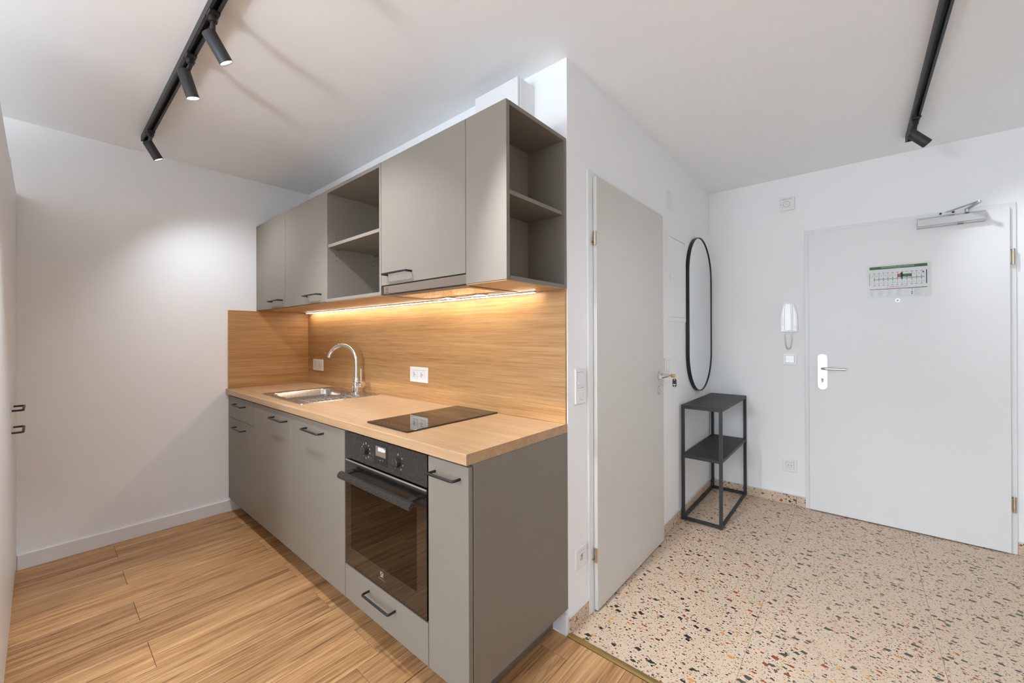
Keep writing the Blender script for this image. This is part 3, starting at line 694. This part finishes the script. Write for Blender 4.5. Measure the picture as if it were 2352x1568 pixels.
switches('double white light switch on wall edge beside the kitchen', frame_x(XH, .094, 1.058), (XH, .094, 1.058), 2, split=True)
sockets('single white socket low on wall between cabinet and inner door', frame_x(XH, .094, .294), (XH, .094, .294), 1)
switches('double white light switch behind the inner door handle', frame_x(XH, 1.188, 1.057), (XH, 1.188, 1.057), 2)
switches('single white light switch below the intercom', frame_y(3.142, YD, 1.103), (3.142, YD, 1.103), 1)
sockets('single white socket near floor left of entrance door', frame_y(3.139, YD, .294), (3.139, YD, .294), 1)

# ================================================================== inner door
bm = bmesh.new()
FYa, FYb, FZt = .158, 1.086, 2.052
for a, b in ((FYa, IY0 + .010), (IY1 - .010, FYb)): bx(bm, XH, XH + .012, a, b, 0, FZt, bev=.0015, seg=1)
bx(bm, XH, XH + .012, IY0 + .010, IY1 - .010, IZ - .010, FZt, bev=.0015, seg=1)
for a, b in ((IY0, IY0 + .010), (IY1 - .010, IY1)): bx(bm, XH - .12, XH, a, b, 0, IZ)
bx(bm, XH - .12, XH, IY0, IY1, IZ - .010, IZ)
dj = struct('door_1', bm, M_WHITE)
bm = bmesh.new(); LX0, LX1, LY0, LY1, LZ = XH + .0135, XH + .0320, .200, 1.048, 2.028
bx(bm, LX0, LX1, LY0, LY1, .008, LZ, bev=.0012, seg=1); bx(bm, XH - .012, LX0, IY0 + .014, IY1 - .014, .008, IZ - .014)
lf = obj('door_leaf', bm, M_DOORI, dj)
for z in (.262, 1.735):
    bm = bmesh.new(); yy, xx = .196, XH + .0250
    cyl(bm, (xx, yy, z - .030), (xx, yy, z - .001), .0078, 16); cyl(bm, (xx, yy, z + .001), (xx, yy, z + .034), .0078, 16); cyl(bm, (xx, yy, z - .031), (xx, yy, z + .035), .0060, 12)
    cyl(bm, (XH + .012, yy - .010, z - .015), (XH + .017, yy - .010, z - .015), .005, 10)
    obj('hinge', bm, M_NICKEL, dj, smooth=True)
hy, hz = .972, 1.043
bm = bmesh.new(); lathe(bm, [(0, 0), (.026, 0), (.026, .007), (.024, .009), (0, .009)], frame_x(LX1, hy, hz)); ro = obj('handle_rose', bm, M_SATIN, lf, smooth=True)
bm = bmesh.new(); tube(bm, [(LX1 + .008, hy, hz), (LX1 + .040, hy, hz), (LX1 + .050, hy - .006, hz), (LX1 + .054, hy - .018, hz), (LX1 + .054, hy - .125, hz)], .0098, 16); obj('lever', bm, M_SATIN, ro, smooth=True, angle=60)
bm = bmesh.new(); lathe(bm, [(0, 0), (.026, 0), (.026, .007), (.024, .009), (0, .009)], frame_x(LX1, hy + .004, .953)); o = obj('key_rose', bm, M_SATIN, lf, smooth=True)
bm = bmesh.new(); lathe(bm, [(0, .009), (.006, .009), (.006, .012), (0, .012)], frame_x(LX1, hy + .004, .953)); obj('emergency_release', bm, M_CHROME, o, smooth=True)
# key with tag in the lock beside the handle
ky, kz, kx = hy + .006, hz + .001, LX1 + .056
kk = thing('door_key', 'brass key with black tag hanging at the inner door handle', 'key', (kx, ky, kz))
bm = bmesh.new(); lathe(bm, [(0, 0), (.0105, 0), (.0105, .004), (.006, .006), (0, .006)], frame_x(kx - .003, ky, kz)); obj('lock_collar', bm, M_SATIN, kk, smooth=True)
bm = bmesh.new(); bx(bm, kx + .002, kx + .016, ky - .001, ky + .001, kz - .003, kz + .003)
ring_prism(bm, rrect(.012, .040, -.0125, .0110, .007, 5), [(.0345 + .0025 * math.cos(2 * math.pi * k / 24), .004 * math.sin(2 * math.pi * k / 24)) for k in range(24)], -.001, .001, Matrix(((1, 0, 0, kx), (0, 0, -1, ky), (0, 1, 0, kz), (0, 0, 0, 1))))
obj('key_bow', bm, M_KEY, kk)
bm = bmesh.new(); tube(bm, [(kx + .0345 + .007 * math.cos(a), ky + .0, kz - .010 + .010 * math.sin(a)) for a in [2 * math.pi * k / 20 for k in range(20)]], .0007, 6, closed=True); obj('key_ring', bm, M_CHROME, kk, smooth=True)
Fk = Matrix(((1, 0, 0, kx + .034), (0, 0, -1, ky), (0, 1, 0, kz - .043), (0, 0, 0, 1)))
bm = bmesh.new(); prism(bm, rrect(-.0115, .0115, -.025, .026, .011, 8), -.002, .002, Fk); o = obj('key_tag', bm, M_BLACK, kk)
bm = bmesh.new(); bx(bm, -.0075, .0075, -.0115, -.0075, .002, .0024); prism(bm, circ(0, -.0185, .0026, 12), .002, .0024); prism(bm, circ(0, .0195, .0026, 12), .002, .0024); tag(obj('tag_print', bm, M_PRINTW, o, Fk), kind='stuff')

# wall fittings of the hall
bm = bmesh.new(); lathe(bm, [(0, .0055), (.055, .0055), (.064, .004), (.068, .0008), (.068, 0)], frame_x(XH, 1.246, 2.187)); tag(obj('wall_vent_cover', bm, M_WHITE, smooth=True), 'flat round white cover disc high above the inner wall panel', 'cover')
u = thing('distribution_panel', 'white flush electrical cabinet door on wall left of mirror', 'panel', (XH, 1.38, 1.38))
bm = bmesh.new(); ring_prism(bm, [(1.187, 1.380), (1.574, 1.380), (1.574, 1.970), (1.187, 1.970)], [(1.226, 1.408), (1.556, 1.408), (1.556, 1.946), (1.226, 1.946)], 0, .006, frame_x(XH, 0, 0)); obj('frame', bm, M_WALL, u)
box_obj('panel_door', (XH + .0005, XH + .0045, 1.2285, 1.5535, 1.4115, 1.9425), M_WALL, u)
bm = bmesh.new(); prism(bm, rrect(-.006, .006, -.020, .020, .006), .0045, .0062); obj('latch', bm, M_WHITE, u, frame_x(XH, 1.254, 1.676))

# ---- mirror
u = thing('wall_mirror', 'tall stadium-shaped mirror with thin black frame', 'mirror', (XH, 1.886, .85))
my0, my1, mz0, mz1 = 1.585, 2.188, .853, 2.047
def stadium(d): return rrect(my0 + d, my1 - d, mz0 + d, mz1 - d, (my1 - my0) / 2 - d - .0005, 24)
bm = bmesh.new(); ring_prism(bm, stadium(0), stadium(.006), .0005, .026, frame_x(XH, 0, 0)); obj('frame', bm, M_BLACK, u, smooth=True, angle=50)
bm = bmesh.new(); prism(bm, stadium(.0062), .008, .0205, frame_x(XH, 0, 0)); obj('mirror_glass', bm, M_MIRROR, u)

# ---- console table
u = thing('console_table', 'slim black metal console table with two shelves under mirror', 'table', (2.725, 1.82, 0))
cx0, cx1, cy0, cy1, ct = 2.5925, 2.853, 1.432, 2.212, .020
for a in (cx0, cx1 - ct):
    for b in (cy0, cy1 - ct): box_obj('leg', (a, a + ct, b, b + ct, .002, .795), M_BLACKP, u, bev=.0015)
for nm, z0, z1 in (('base_rail', .004, .024), ('top_rail', .775, .795)):
    for a in (cx0, cx1 - ct): box_obj(nm, (a + .003, a + ct - .003, cy0 + ct, cy1 - ct, z0, z1), M_BLACKP, u)
    for b in (cy0, cy1 - ct): box_obj(nm, (cx0 + ct, cx1 - ct, b + .003, b + ct - .003, z0, z1), M_BLACKP, u)
box_obj('table_top', (cx0, cx1, cy0, cy1, .7955, .7995), M_BLACKP, u)
bm = bmesh.new(); bx(bm, cx0 + .003, cx1 - .003, cy0 + ct + .0005, cy1 - ct - .0005, .4340, .4540)
for b in (cy0 + .003, cy1 - ct - .0005): bx(bm, cx0 + ct + .0005, cx1 - ct - .0005, b, b + ct - .0025, .4340, .4540)
o = obj('shelf', bm, M_BLACKP, u)

# ================================================================== entrance wall
bm = bmesh.new()
for a, b in ((3.236, EX0 + .006), (EX1 - .006, 4.238)): bx(bm, a, b, YD - .012, YD, 0, 2.057, bev=.0015, seg=1)
bx(bm, EX0 + .006, EX1 - .006, YD - .012, YD, EZ - .006, 2.057, bev=.0015, seg=1)
for a, b in ((EX0, EX0 + .006), (EX1 - .006, EX1)): bx(bm, a, b, YD, YD + T, 0, EZ)
bx(bm, EX0, EX1, YD, YD + T, EZ - .006, EZ)
dj = struct('door_2', bm, M_WHITE)
bm = bmesh.new(); DY = YD - .033
bx(bm, 3.262, 4.211, DY, YD - .0135, .007, 2.031, bev=.0012, seg=1); bx(bm, EX0 + .012, EX1 - .012, YD - .0135, YD + .03, .007, EZ - .014)
lf = obj('door_leaf', bm, M_DOORW, dj)
for z in (.292, 1.737):
    bm = bmesh.new(); xx, yy = 4.2225, YD - .030
    for a, b in ((-.045, -.024), (-.0225, .0215), (.023, .045)): cyl(bm, (xx, yy, z + a), (xx, yy, z + b), .0095, 16)
    cyl(bm, (xx, yy, z - .046), (xx, yy, z + .046), .0075, 12); bx(bm, xx - .012, xx - .006, yy - .004, yy + .012, z - .036, z + .036)
    obj('hinge', bm, M_NICKEL, dj, smooth=True)
Fd = frame_y(0, DY, 0)
bm = bmesh.new(); prism(bm, rrect(3.313, 3.368, .892, 1.146, .0270, 10), 0, .010, Fd); pl_ = obj('handle_plate', bm, M_SATIN, lf, smooth=True, angle=30)
bm = bmesh.new(); tube(bm, [(3.340, DY - .010, 1.044), (3.340, DY - .042, 1.044), (3.346, DY - .050, 1.044), (3.358, DY - .053, 1.044), (3.470, DY - .053, 1.044)], .0092, 16); obj('lever', bm, M_SATIN, pl_, smooth=True, angle=60)
bm = bmesh.new(); prism(bm, [(-.0088 * math.sin(t_), .006 + .0088 * -math.cos(t_)) for t_ in [math.radians(50 + 260 * k / 16) for k in range(17)]] + [(.0035, -.016), (-.0035, -.016)], .010, .0125, frame_y(3.340, DY, .958)); o = obj('lock_cylinder', bm, M_PLASTG, pl_)
bm = bmesh.new(); ring_prism(bm, circ(3.735, 1.511, .0115, 24), circ(3.735, 1.511, .0070, 24), 0, .0035, Fd); o = obj('spy_hole', bm, M_SATIN, lf); bm = bmesh.new(); prism(bm, circ(3.735, 1.511, .0069, 24), 0, .0015, Fd); obj('spy_lens', bm, M_PLASTG, o)
# door closer
cl = thing('door_closer', 'silver door closer with folded arm at top of entrance door', 'door closer', (3.97, DY, 1.96))
bm = bmesh.new(); prism(bm, [(0, 2.024), (.030, 2.024), (.048, 2.012), (.050, 1.970), (.044, 1.966), (.044, 1.963), (.040, 1.960), (0, 1.960)], 3.826, 4.112, Matrix(((0, 0, 1, 0), (-1, 0, 0, DY), (0, 1, 0, 0), (0, 0, 0, 1)))); bd = obj('body', bm, M_ALU, cl)
bm = bmesh.new(); bx(bm, 3.998, 4.024, DY - .046, DY - .02, 1.9585, 1.9600); obj('valve_cover', bm, M_PRINTD, bd)
text('lettering', 'GEZE', .011, M_PLASTG, bd, frame_y(4.082, DY - .0496, 1.985))
ax, ay = 4.040, DY - .030; ex, ey = 4.066, YD - .205
def flat_arm(bm, a, b, w, h0, h1):
    a = Vector((a[0], a[1], 0)); b = Vector((b[0], b[1], 0)); d = (b - a).normalized(); n = Vector((-d.y, d.x, 0))
    poly = []
    for c, s_ in ((b, 0), (a, math.pi)):
        for k in range(7):
            t = s_ - math.pi / 2 + math.pi * k / 6; q = c + (d * math.cos(t) + n * math.sin(t)) * w; poly.append((q.x, q.y))
    prism(bm, poly, h0, h1)
bm = bmesh.new(); lathe(bm, [(0, 0), (.010, 0), (.010, .018), (0, .018)], frame_z(ax, ay, 2.024)); obj('spindle', bm, M_ALU, cl, smooth=True)
bm = bmesh.new(); flat_arm(bm, (ax, ay), (ex, ey), .010, 2.042, 2.047); obj('main_arm', bm, M_ALU, cl)
bm = bmesh.new(); flat_arm(bm, (ex, ey), (3.962, YD - .024), .0085, 2.0485, 2.0530); obj('fore_arm', bm, M_ALU, cl)
bm = bmesh.new(); bx(bm, 3.925, 3.998, YD - .0165, YD - .0125, 2.036, 2.0555); bx(bm, 3.950, 3.974, YD - .030, YD - .0165, 2.0400, 2.0480); o = obj('arm_bracket', bm, M_SATIN, cl)
for x in (3.934, 3.988):
    bm = bmesh.new(); prism(bm, circ(x, 2.046, .006, 12), .0125 + .004, .0180, frame_y(0, YD, 0)); obj('bracket_screw', bm, M_BLACK, o)
# evacuation plan
Fe = frame_y(0, DY, 0)
ev = thing('evacuation_plan', 'laminated evacuation plan sheet with green header on entrance door', 'sign', (3.738, DY, 1.53))
def flat(name, rects, mat, h, parent=ev):
    bm = bmesh.new()
    for a, b, c, d in rects: bx(bm, a, b, c, d, h, h + .00012)
    o = obj(name, bm, mat, parent, Fe)
    if len(rects) > 1: o['kind'] = 'stuff'
    return o
flat('paper_sheet', [(3.594, 3.876, 1.537, 1.745)], M_PAPER, .0002)
h = .0005; PX0, PX1 = 3.597, 3.873
flat('header_band', [(PX0, PX1, 1.7235, 1.742)], M_GREEN, h)
text('header_text', 'FLUCHTWEGSPLAN / EVACUATION PLAN', .0098, M_PRINTW, ev, frame_y(3.735, DY - .0008, 1.7345), sx=.86, depth=.00005)
bm = bmesh.new()
for z, w in ((1.7292, .020), (1.7268, .014)): bx(bm, 3.733 - w, 3.733 + w, z - .0006, z + .0006, h + .0002, h + .0003)
tag(obj('header_lines', bm, M_OLIVE, ev, Fe), kind='stuff')
lines = [(PX0, PX0 + .0016, 1.5935 + .022, 1.699), (PX1 - .006, PX1 - .0015, 1.6135, 1.7015)]
xs_ = [PX0 + .0245 + k * .0225 for k in range(11)]
for x in xs_:
    if not 3.735 < x < 3.79: lines.append((x, x + .0010, 1.664, 1.697))
    lines.append((x, x + .0010, 1.6155, 1.650))
for x in xs_: lines += [(x - .0065, x + .006, 1.6965, 1.6985), (x - .0065, x + .006, 1.6140, 1.6160)]
lines += [(x - .003, x + .003, zz - .0016, zz + .0016) for x in xs_ for zz in (1.6505, 1.6625)]
flat('floor_plan_walls', lines, M_INK, h)
flat('corridor_route', [(PX0 + .018, PX1 - .012, 1.6545, 1.6590)], M_OLIVE, h)
flat('stair_core', [(3.7470, 3.757, 1.6625, 1.690), (3.757, 3.802, 1.6640, 1.6830), (3.7515, 3.7600, 1.652, 1.695)], M_GREEN, h + .0001)
flat('lift_core', [(3.7350, 3.7465, 1.6640, 1.6860)], M_RED, h)
flat('room_labels', [(x + .006, x + .017, zz - .0007, zz + .0007) for x in [PX0] + xs_ for zz in (1.6830, 1.6300, 1.6760)], M_INKL, h + .0001)
bm = bmesh.new(); prism(bm, [(3.8545 + .0042 * math.cos(2 * math.pi * k / 20), 1.6885 + .0048 * math.sin(2 * math.pi * k / 20)) for k in range(20)], h, h + .0002, Fe); obj('you_are_here_mark', bm, M_BLUE, ev)
text('floor_text', '2. Obergescho\u00df / 2nd Floor', .0098, M_INK, ev, frame_y(3.735, DY - .0007, 1.6035), sx=.9, depth=.00005)
flat('legend_red_bar', [(PX0, 3.779, 1.5885, 1.5925)], M_RED, h); flat('legend_dark_bar', [(3.779, PX1, 1.5885, 1.5925)], M_INK, h)
rows = [(a, a + w, 1.582 - k * .0056, 1.583 - k * .0056) for a, w0 in ((3.602, .014), (3.640, .030), (3.690, .018), (3.732, .024), (3.812, .032)) for k in range(7) for w in (w0 * (.6 + .4 * ((k * 7 + int(a * 1000)) % 5) / 4),)]
rows += [(3.6845, 3.6851, 1.541, 1.588), (3.7785, 3.7791, 1.541, 1.588), (PX0, PX1, 1.5400, 1.5406)]
flat('legend_text', rows, M_INKL, h)
flat('legend_symbols_red', [(3.800, 3.8055, 1.5655, 1.5700), (3.800, 3.8055, 1.5585, 1.5630)], M_RED, h); flat('legend_symbol_blue', [(3.800, 3.8050, 1.5800, 1.5840)], M_BLUE, h); flat('legend_symbol_green', [(3.799, 3.806, 1.5495, 1.5550)], M_GREEN, h)
bm = bmesh.new(); prism(bm, rrect(3.584, 3.892, 1.528, 1.754, .006), .0009, .0013, Fe); obj('laminate_film', bm, M_LAMIN, ev)
# alarm sounder
al = thing('alarm_sounder', 'small square white alarm sounder with ring of holes high on wall', 'alarm', (3.13, YD, 2.235))
bm = bmesh.new(); prism(bm, rrect(3.081, 3.176, 2.233, 2.331, .004, 3), 0, .028, frame_y(0, YD, 0)); hs_ = obj('housing', bm, M_PLAST, al)
Fa = frame_y(3.1285, YD - .028, 2.279)
bm = bmesh.new()
for k in range(12): a = math.radians(30 * k); prism(bm, circ(.0215 * math.cos(a), .0215 * math.sin(a), .0024, 8), 0, .0003, Fa)
prism(bm, circ(0, 0, .0026, 10), 0, .0003, Fa); bx(bm, 3.1285 - .040, 3.1285 - .0325, YD - .0283, YD - .028, 2.277, 2.280)
tag(obj('sound_holes', bm, M_INK, hs_), kind='stuff')
bm = bmesh.new(); lathe(bm, [(0, .003), (.003, .002), (.0035, 0)], frame_y(3.164, YD - .028, 2.2775), seg=12); obj('indicator_lamp', bm, M_PRINTW, hs_, smooth=True)
text('lettering', 'SONODOM TONE', .0088, M_INK, hs_, frame_y(3.1285, YD - .028, 2.315), sx=.9)
# intercom
ic = thing('intercom_phone', 'white wall intercom handset with coiled cord beside entrance door', 'intercom', (3.14, YD, 1.309))
Fi = frame_y(3.139, YD, 0)
def body_outline(s=1.0):
    L_ = [(-.052, 1.309), (-.0515, 1.40), (-.048, 1.45), (-.040, 1.492), (-.032, 1.520), (-.024, 1.5275), (.018, 1.5275), (.030, 1.516), (.040, 1.488), (.048, 1.45), (.0515, 1.40), (.052, 1.309)]
    return L_
bm = bmesh.new(); prism(bm, body_outline(), 0, .030, Fi); bmesh.ops.recalc_face_normals(bm, faces=bm.faces); bmesh.ops.bevel(bm, geom=[e_ for e_ in bm.edges if all((YD - v.co.y) > .029 for v in e_.verts)], offset=.006, segments=3, affect='EDGES'); bs = obj('base', bm, M_PLAST, ic, smooth=True, angle=35)
bm = bmesh.new(); prism(bm, [(-.030, 1.312), (-.031, 1.48), (-.029, 1.520), (-.020, 1.527), (.012, 1.526), (.021, 1.512), (.024, 1.49), (.024, 1.312)], .030, .056, Fi); bmesh.ops.recalc_face_normals(bm, faces=bm.faces); bmesh.ops.bevel(bm, geom=[e_ for e_ in bm.edges if all((YD - v.co.y) > .055 for v in e_.verts)], offset=.008, segments=3, affect='EDGES'); obj('handset', bm, M_PLAST, ic, smooth=True, angle=35)
for a_, b_ in [(-.0395, 1.362 + k * .0178) for k in range(4)] + [(.037, 1.345)]:
    bm = bmesh.new(); ring_prism(bm, circ(a_, b_, .0067, 16), circ(a_, b_, .0054, 16), .030, .0316, Fi); obj('button', bm, M_PLASTG, bs)
bm = bmesh.new(); cp = []
path = []
for k in range(41):
    s_ = k / 40; a = math.pi * s_
    path.append(Vector((3.139 - .008 - .022 * math.cos(a) + .004, YD - .016, 1.285 - .108 * math.sin(a) ** .8)))
nturn = 34; steps = nturn * 10
def pt(s_):
    q = s_ * 40; i = min(39, int(q)); return path[i].lerp(path[i + 1], q - i)
pts = [Vector((3.139 - .0005, YD - .016, 1.311)), Vector((path[0].x, YD - .016, 1.292))]
for k in range(steps + 1):
    s_ = k / steps; p = pt(s_); d_ = (pt(min(1, s_ + .01)) - pt(max(0, s_ - .01))).normalized(); n_ = Vector((0, -1, 0)); b_ = d_.cross(n_); a = 2 * math.pi * nturn * s_
    pts.append(p + (n_ * math.cos(a) + b_ * math.sin(a)) * .0045)
pts += [Vector((path[-1].x, YD - .016, 1.292)), Vector((3.139 + .036, YD - .016, 1.311))]
tube(bm, pts, .0013, 5); obj('coiled_cord', bm, M_CORD, ic, smooth=True)

# ================================================================== track lights
def track(label, M, length, loc):
    """M: local x along the track, z down from the ceiling"""
    t = thing('lighting_track', label, 'lighting track', loc)
    bm = bmesh.new(); w, hh = .0175, .033
    prism(bm, [(-w, 0), (w, 0), (w, hh), (.0085, hh), (.0085, .006), (-.0085, .006), (-.0085, hh), (-w, hh)], 0, length, M @ Matrix(((0, 0, 1, 0), (1, 0, 0, 0), (0, 1, 0, 0), (0, 0, 0, 1))))
    obj('rail', bm, M_BLACKP, t)
    bm = bmesh.new(); bx(bm, -.004, 0, -w, w, 0, hh); obj('end_cap', bm, M_BLACKP, t, M)
    return t
M1 = Matrix(((1, 0, 0, .285), (0, 1, 0, -1.07), (0, 0, -1, H), (0, 0, 0, 1)))
M2 = Matrix(((0, 1, 0, 3.775), (-1, 0, 0, 1.945), (0, 0, -1, H), (0, 0, 0, 1)))
track('black ceiling lighting track above the kitchen floor', M1, 3.3, (.285, -1.07, H))
track('black ceiling lighting track along the hallway', M2, 2.6, (3.775, 1.945, H))
def spot(label, piv, top, bot, power, group=None, size=70, horizontal='x', down=None):
    down = DOWN if down is None else down
    piv = Vector(piv); top = Vector(top); bot = Vector(bot); ax_ = (bot - top).normalized()
    t = thing('track_spotlight', label, 'spotlight', piv, group)
    zt = H - .0335
    bm = bmesh.new()
    if horizontal == 'x': bx(bm, piv.x - .030, piv.x + .030, piv.y - .0165, piv.y + .0165, zt - .011, zt, bev=.002); bx(bm, piv.x - .036, piv.x - .020, piv.y - .020, piv.y + .020, zt - .009, zt - .002, bev=.001)
    else: bx(bm, piv.x - .0165, piv.x + .0165, piv.y - .030, piv.y + .030, zt - .011, zt, bev=.002); bx(bm, piv.x - .020, piv.x + .020, piv.y - .036, piv.y - .020, zt - .009, zt - .002, bev=.001)
    obj('track_adapter', bm, M_BLACK, t)
    mid = top.lerp(bot, .22)
    bm = bmesh.new(); cyl(bm, (piv.x, piv.y, zt - .011), (piv.x, piv.y, zt - .030), .013, 16); tube(bm, [(piv.x, piv.y, zt - .029), (piv.x, piv.y, zt - .036), mid], .008, 10); obj('swivel', bm, M_BLACK, t, smooth=True)
    q = ax_.to_track_quat('Z', 'Y').to_matrix().to_4x4(); Lh = (bot - top).length
    Mh = Matrix.Translation(top) @ q; R0 = .0235
    bm = bmesh.new(); lathe(bm, [(0, 0), (R0 - .002, 0), (R0, .002), (R0, Lh), (R0 - .0012, Lh), (R0 - .0016, Lh - .006)], Mh, 32); hsg = obj('housing', bm, M_BLACKP, t, smooth=True, angle=50)
    bm = bmesh.new(); lathe(bm, [(0, Lh - .006), (R0 - .0016, Lh - .006), (R0 - .0016, Lh - .0045), (0, Lh - .0045)], Mh, 24); obj('lens', bm, M_LENS, hsg, smooth=True)
    li = bpy.data.lights.new('spot_lamp', 'SPOT'); li.energy = power; li.color = LAMP; li.spot_size = math.radians(size); li.spot_blend = .9; li.shadow_soft_size = .018
    lo = bpy.data.objects.new('spot_lamp', li); COL.objects.link(lo); la = (ax_ * (1 - down) + Vector((0, 0, -1)) * down).normalized(); lo.matrix_world = Matrix.Translation(bot + ax_ * .004) @ (-la).to_track_quat('Z', 'Y').to_matrix().to_4x4()
    wm = lo.matrix_world.copy(); lo.parent = t; lo.matrix_parent_inverse = Matrix.Translation(t.location).inverted(); lo.matrix_basis = wm
    return t
G = 'track spotlights above the kitchen'
spot('small black track spotlight at far end of kitchen track', (.475, -1.07, 2.41), (.46, -1.082, 2.397), (.46, -1.032, 2.309), SPOT_W * .75, G, 125, down=.05)
spot('black track spotlight in the middle of kitchen track', (1.415, -1.07, 2.41), (1.40, -1.091, 2.394), (1.40, -1.058, 2.288), SPOT_W, G, 96)
spot('largest black track spotlight nearest the photographer', (1.755, -1.07, 2.41), (1.74, -1.081, 2.392), (1.74, -1.025, 2.304), SPOT_W, G, 96)
spot('added track spotlight, out of view, brightening floor and left wall', (2.265, -1.07, 2.41), (2.285, -1.055, 2.397), (2.245, -1.090, 2.305), SPOT_W * 3.0, G, 60, down=.0)  # extra unseen spot, added to brighten the floor and left wall
spot('black track spotlight on kitchen track nearest the hallway', (2.515, -1.07, 2.41), (2.50, -1.085, 2.394), (2.534, -1.026, 2.314), SPOT_W * 3.0, G, 60, down=0)
spot('black track spotlight on hallway track by entrance door', (3.775, 1.605, 2.41), (3.754, 1.598, 2.380), (3.822, 1.628, 2.312), HALL_W, None, 90, 'y')
spot('black track spotlight in the middle of hallway track', (3.775, .02, 2.41), (3.775, .02, 2.400), (3.735, .05, 2.305), HALL_W, None, 100, 'y')
# added fill light behind the photographer, shaped as a globe, lifts ceiling and walls
px_, py_, pz_ = 2.42, -2.95, 1.62
t = thing('fill_pendant', 'added globe fill light, unseen behind the photographer', 'lamp', (px_, py_, H))
bm = bmesh.new(); lathe(bm, [(0, -.0005), (.055, -.0005), (.055, -.018), (.02, -.026), (0, -.026)], frame_z(px_, py_, H)); obj('ceiling_rose', bm, M_BLACKP, t, smooth=True)
bm = bmesh.new(); cyl(bm, (px_, py_, H - .026), (px_, py_, pz_ + .20), .003, 10); obj('cord', bm, M_BLACKP, t, smooth=True)
bm = bmesh.new(); cyl(bm, (px_, py_, pz_ + .172), (px_, py_, pz_ + .20), .03, 20); obj('socket_cap', bm, M_BLACKP, t, smooth=True)
bm = bmesh.new(); lathe(bm, [(.18 * math.sin(math.radians(a)), .18 * -math.cos(math.radians(a))) for a in range(0, 168, 6)] + [(.034, .1725)], frame_z(px_, py_, pz_), 32); obj('globe', bm, M_FILL, t, smooth=True)
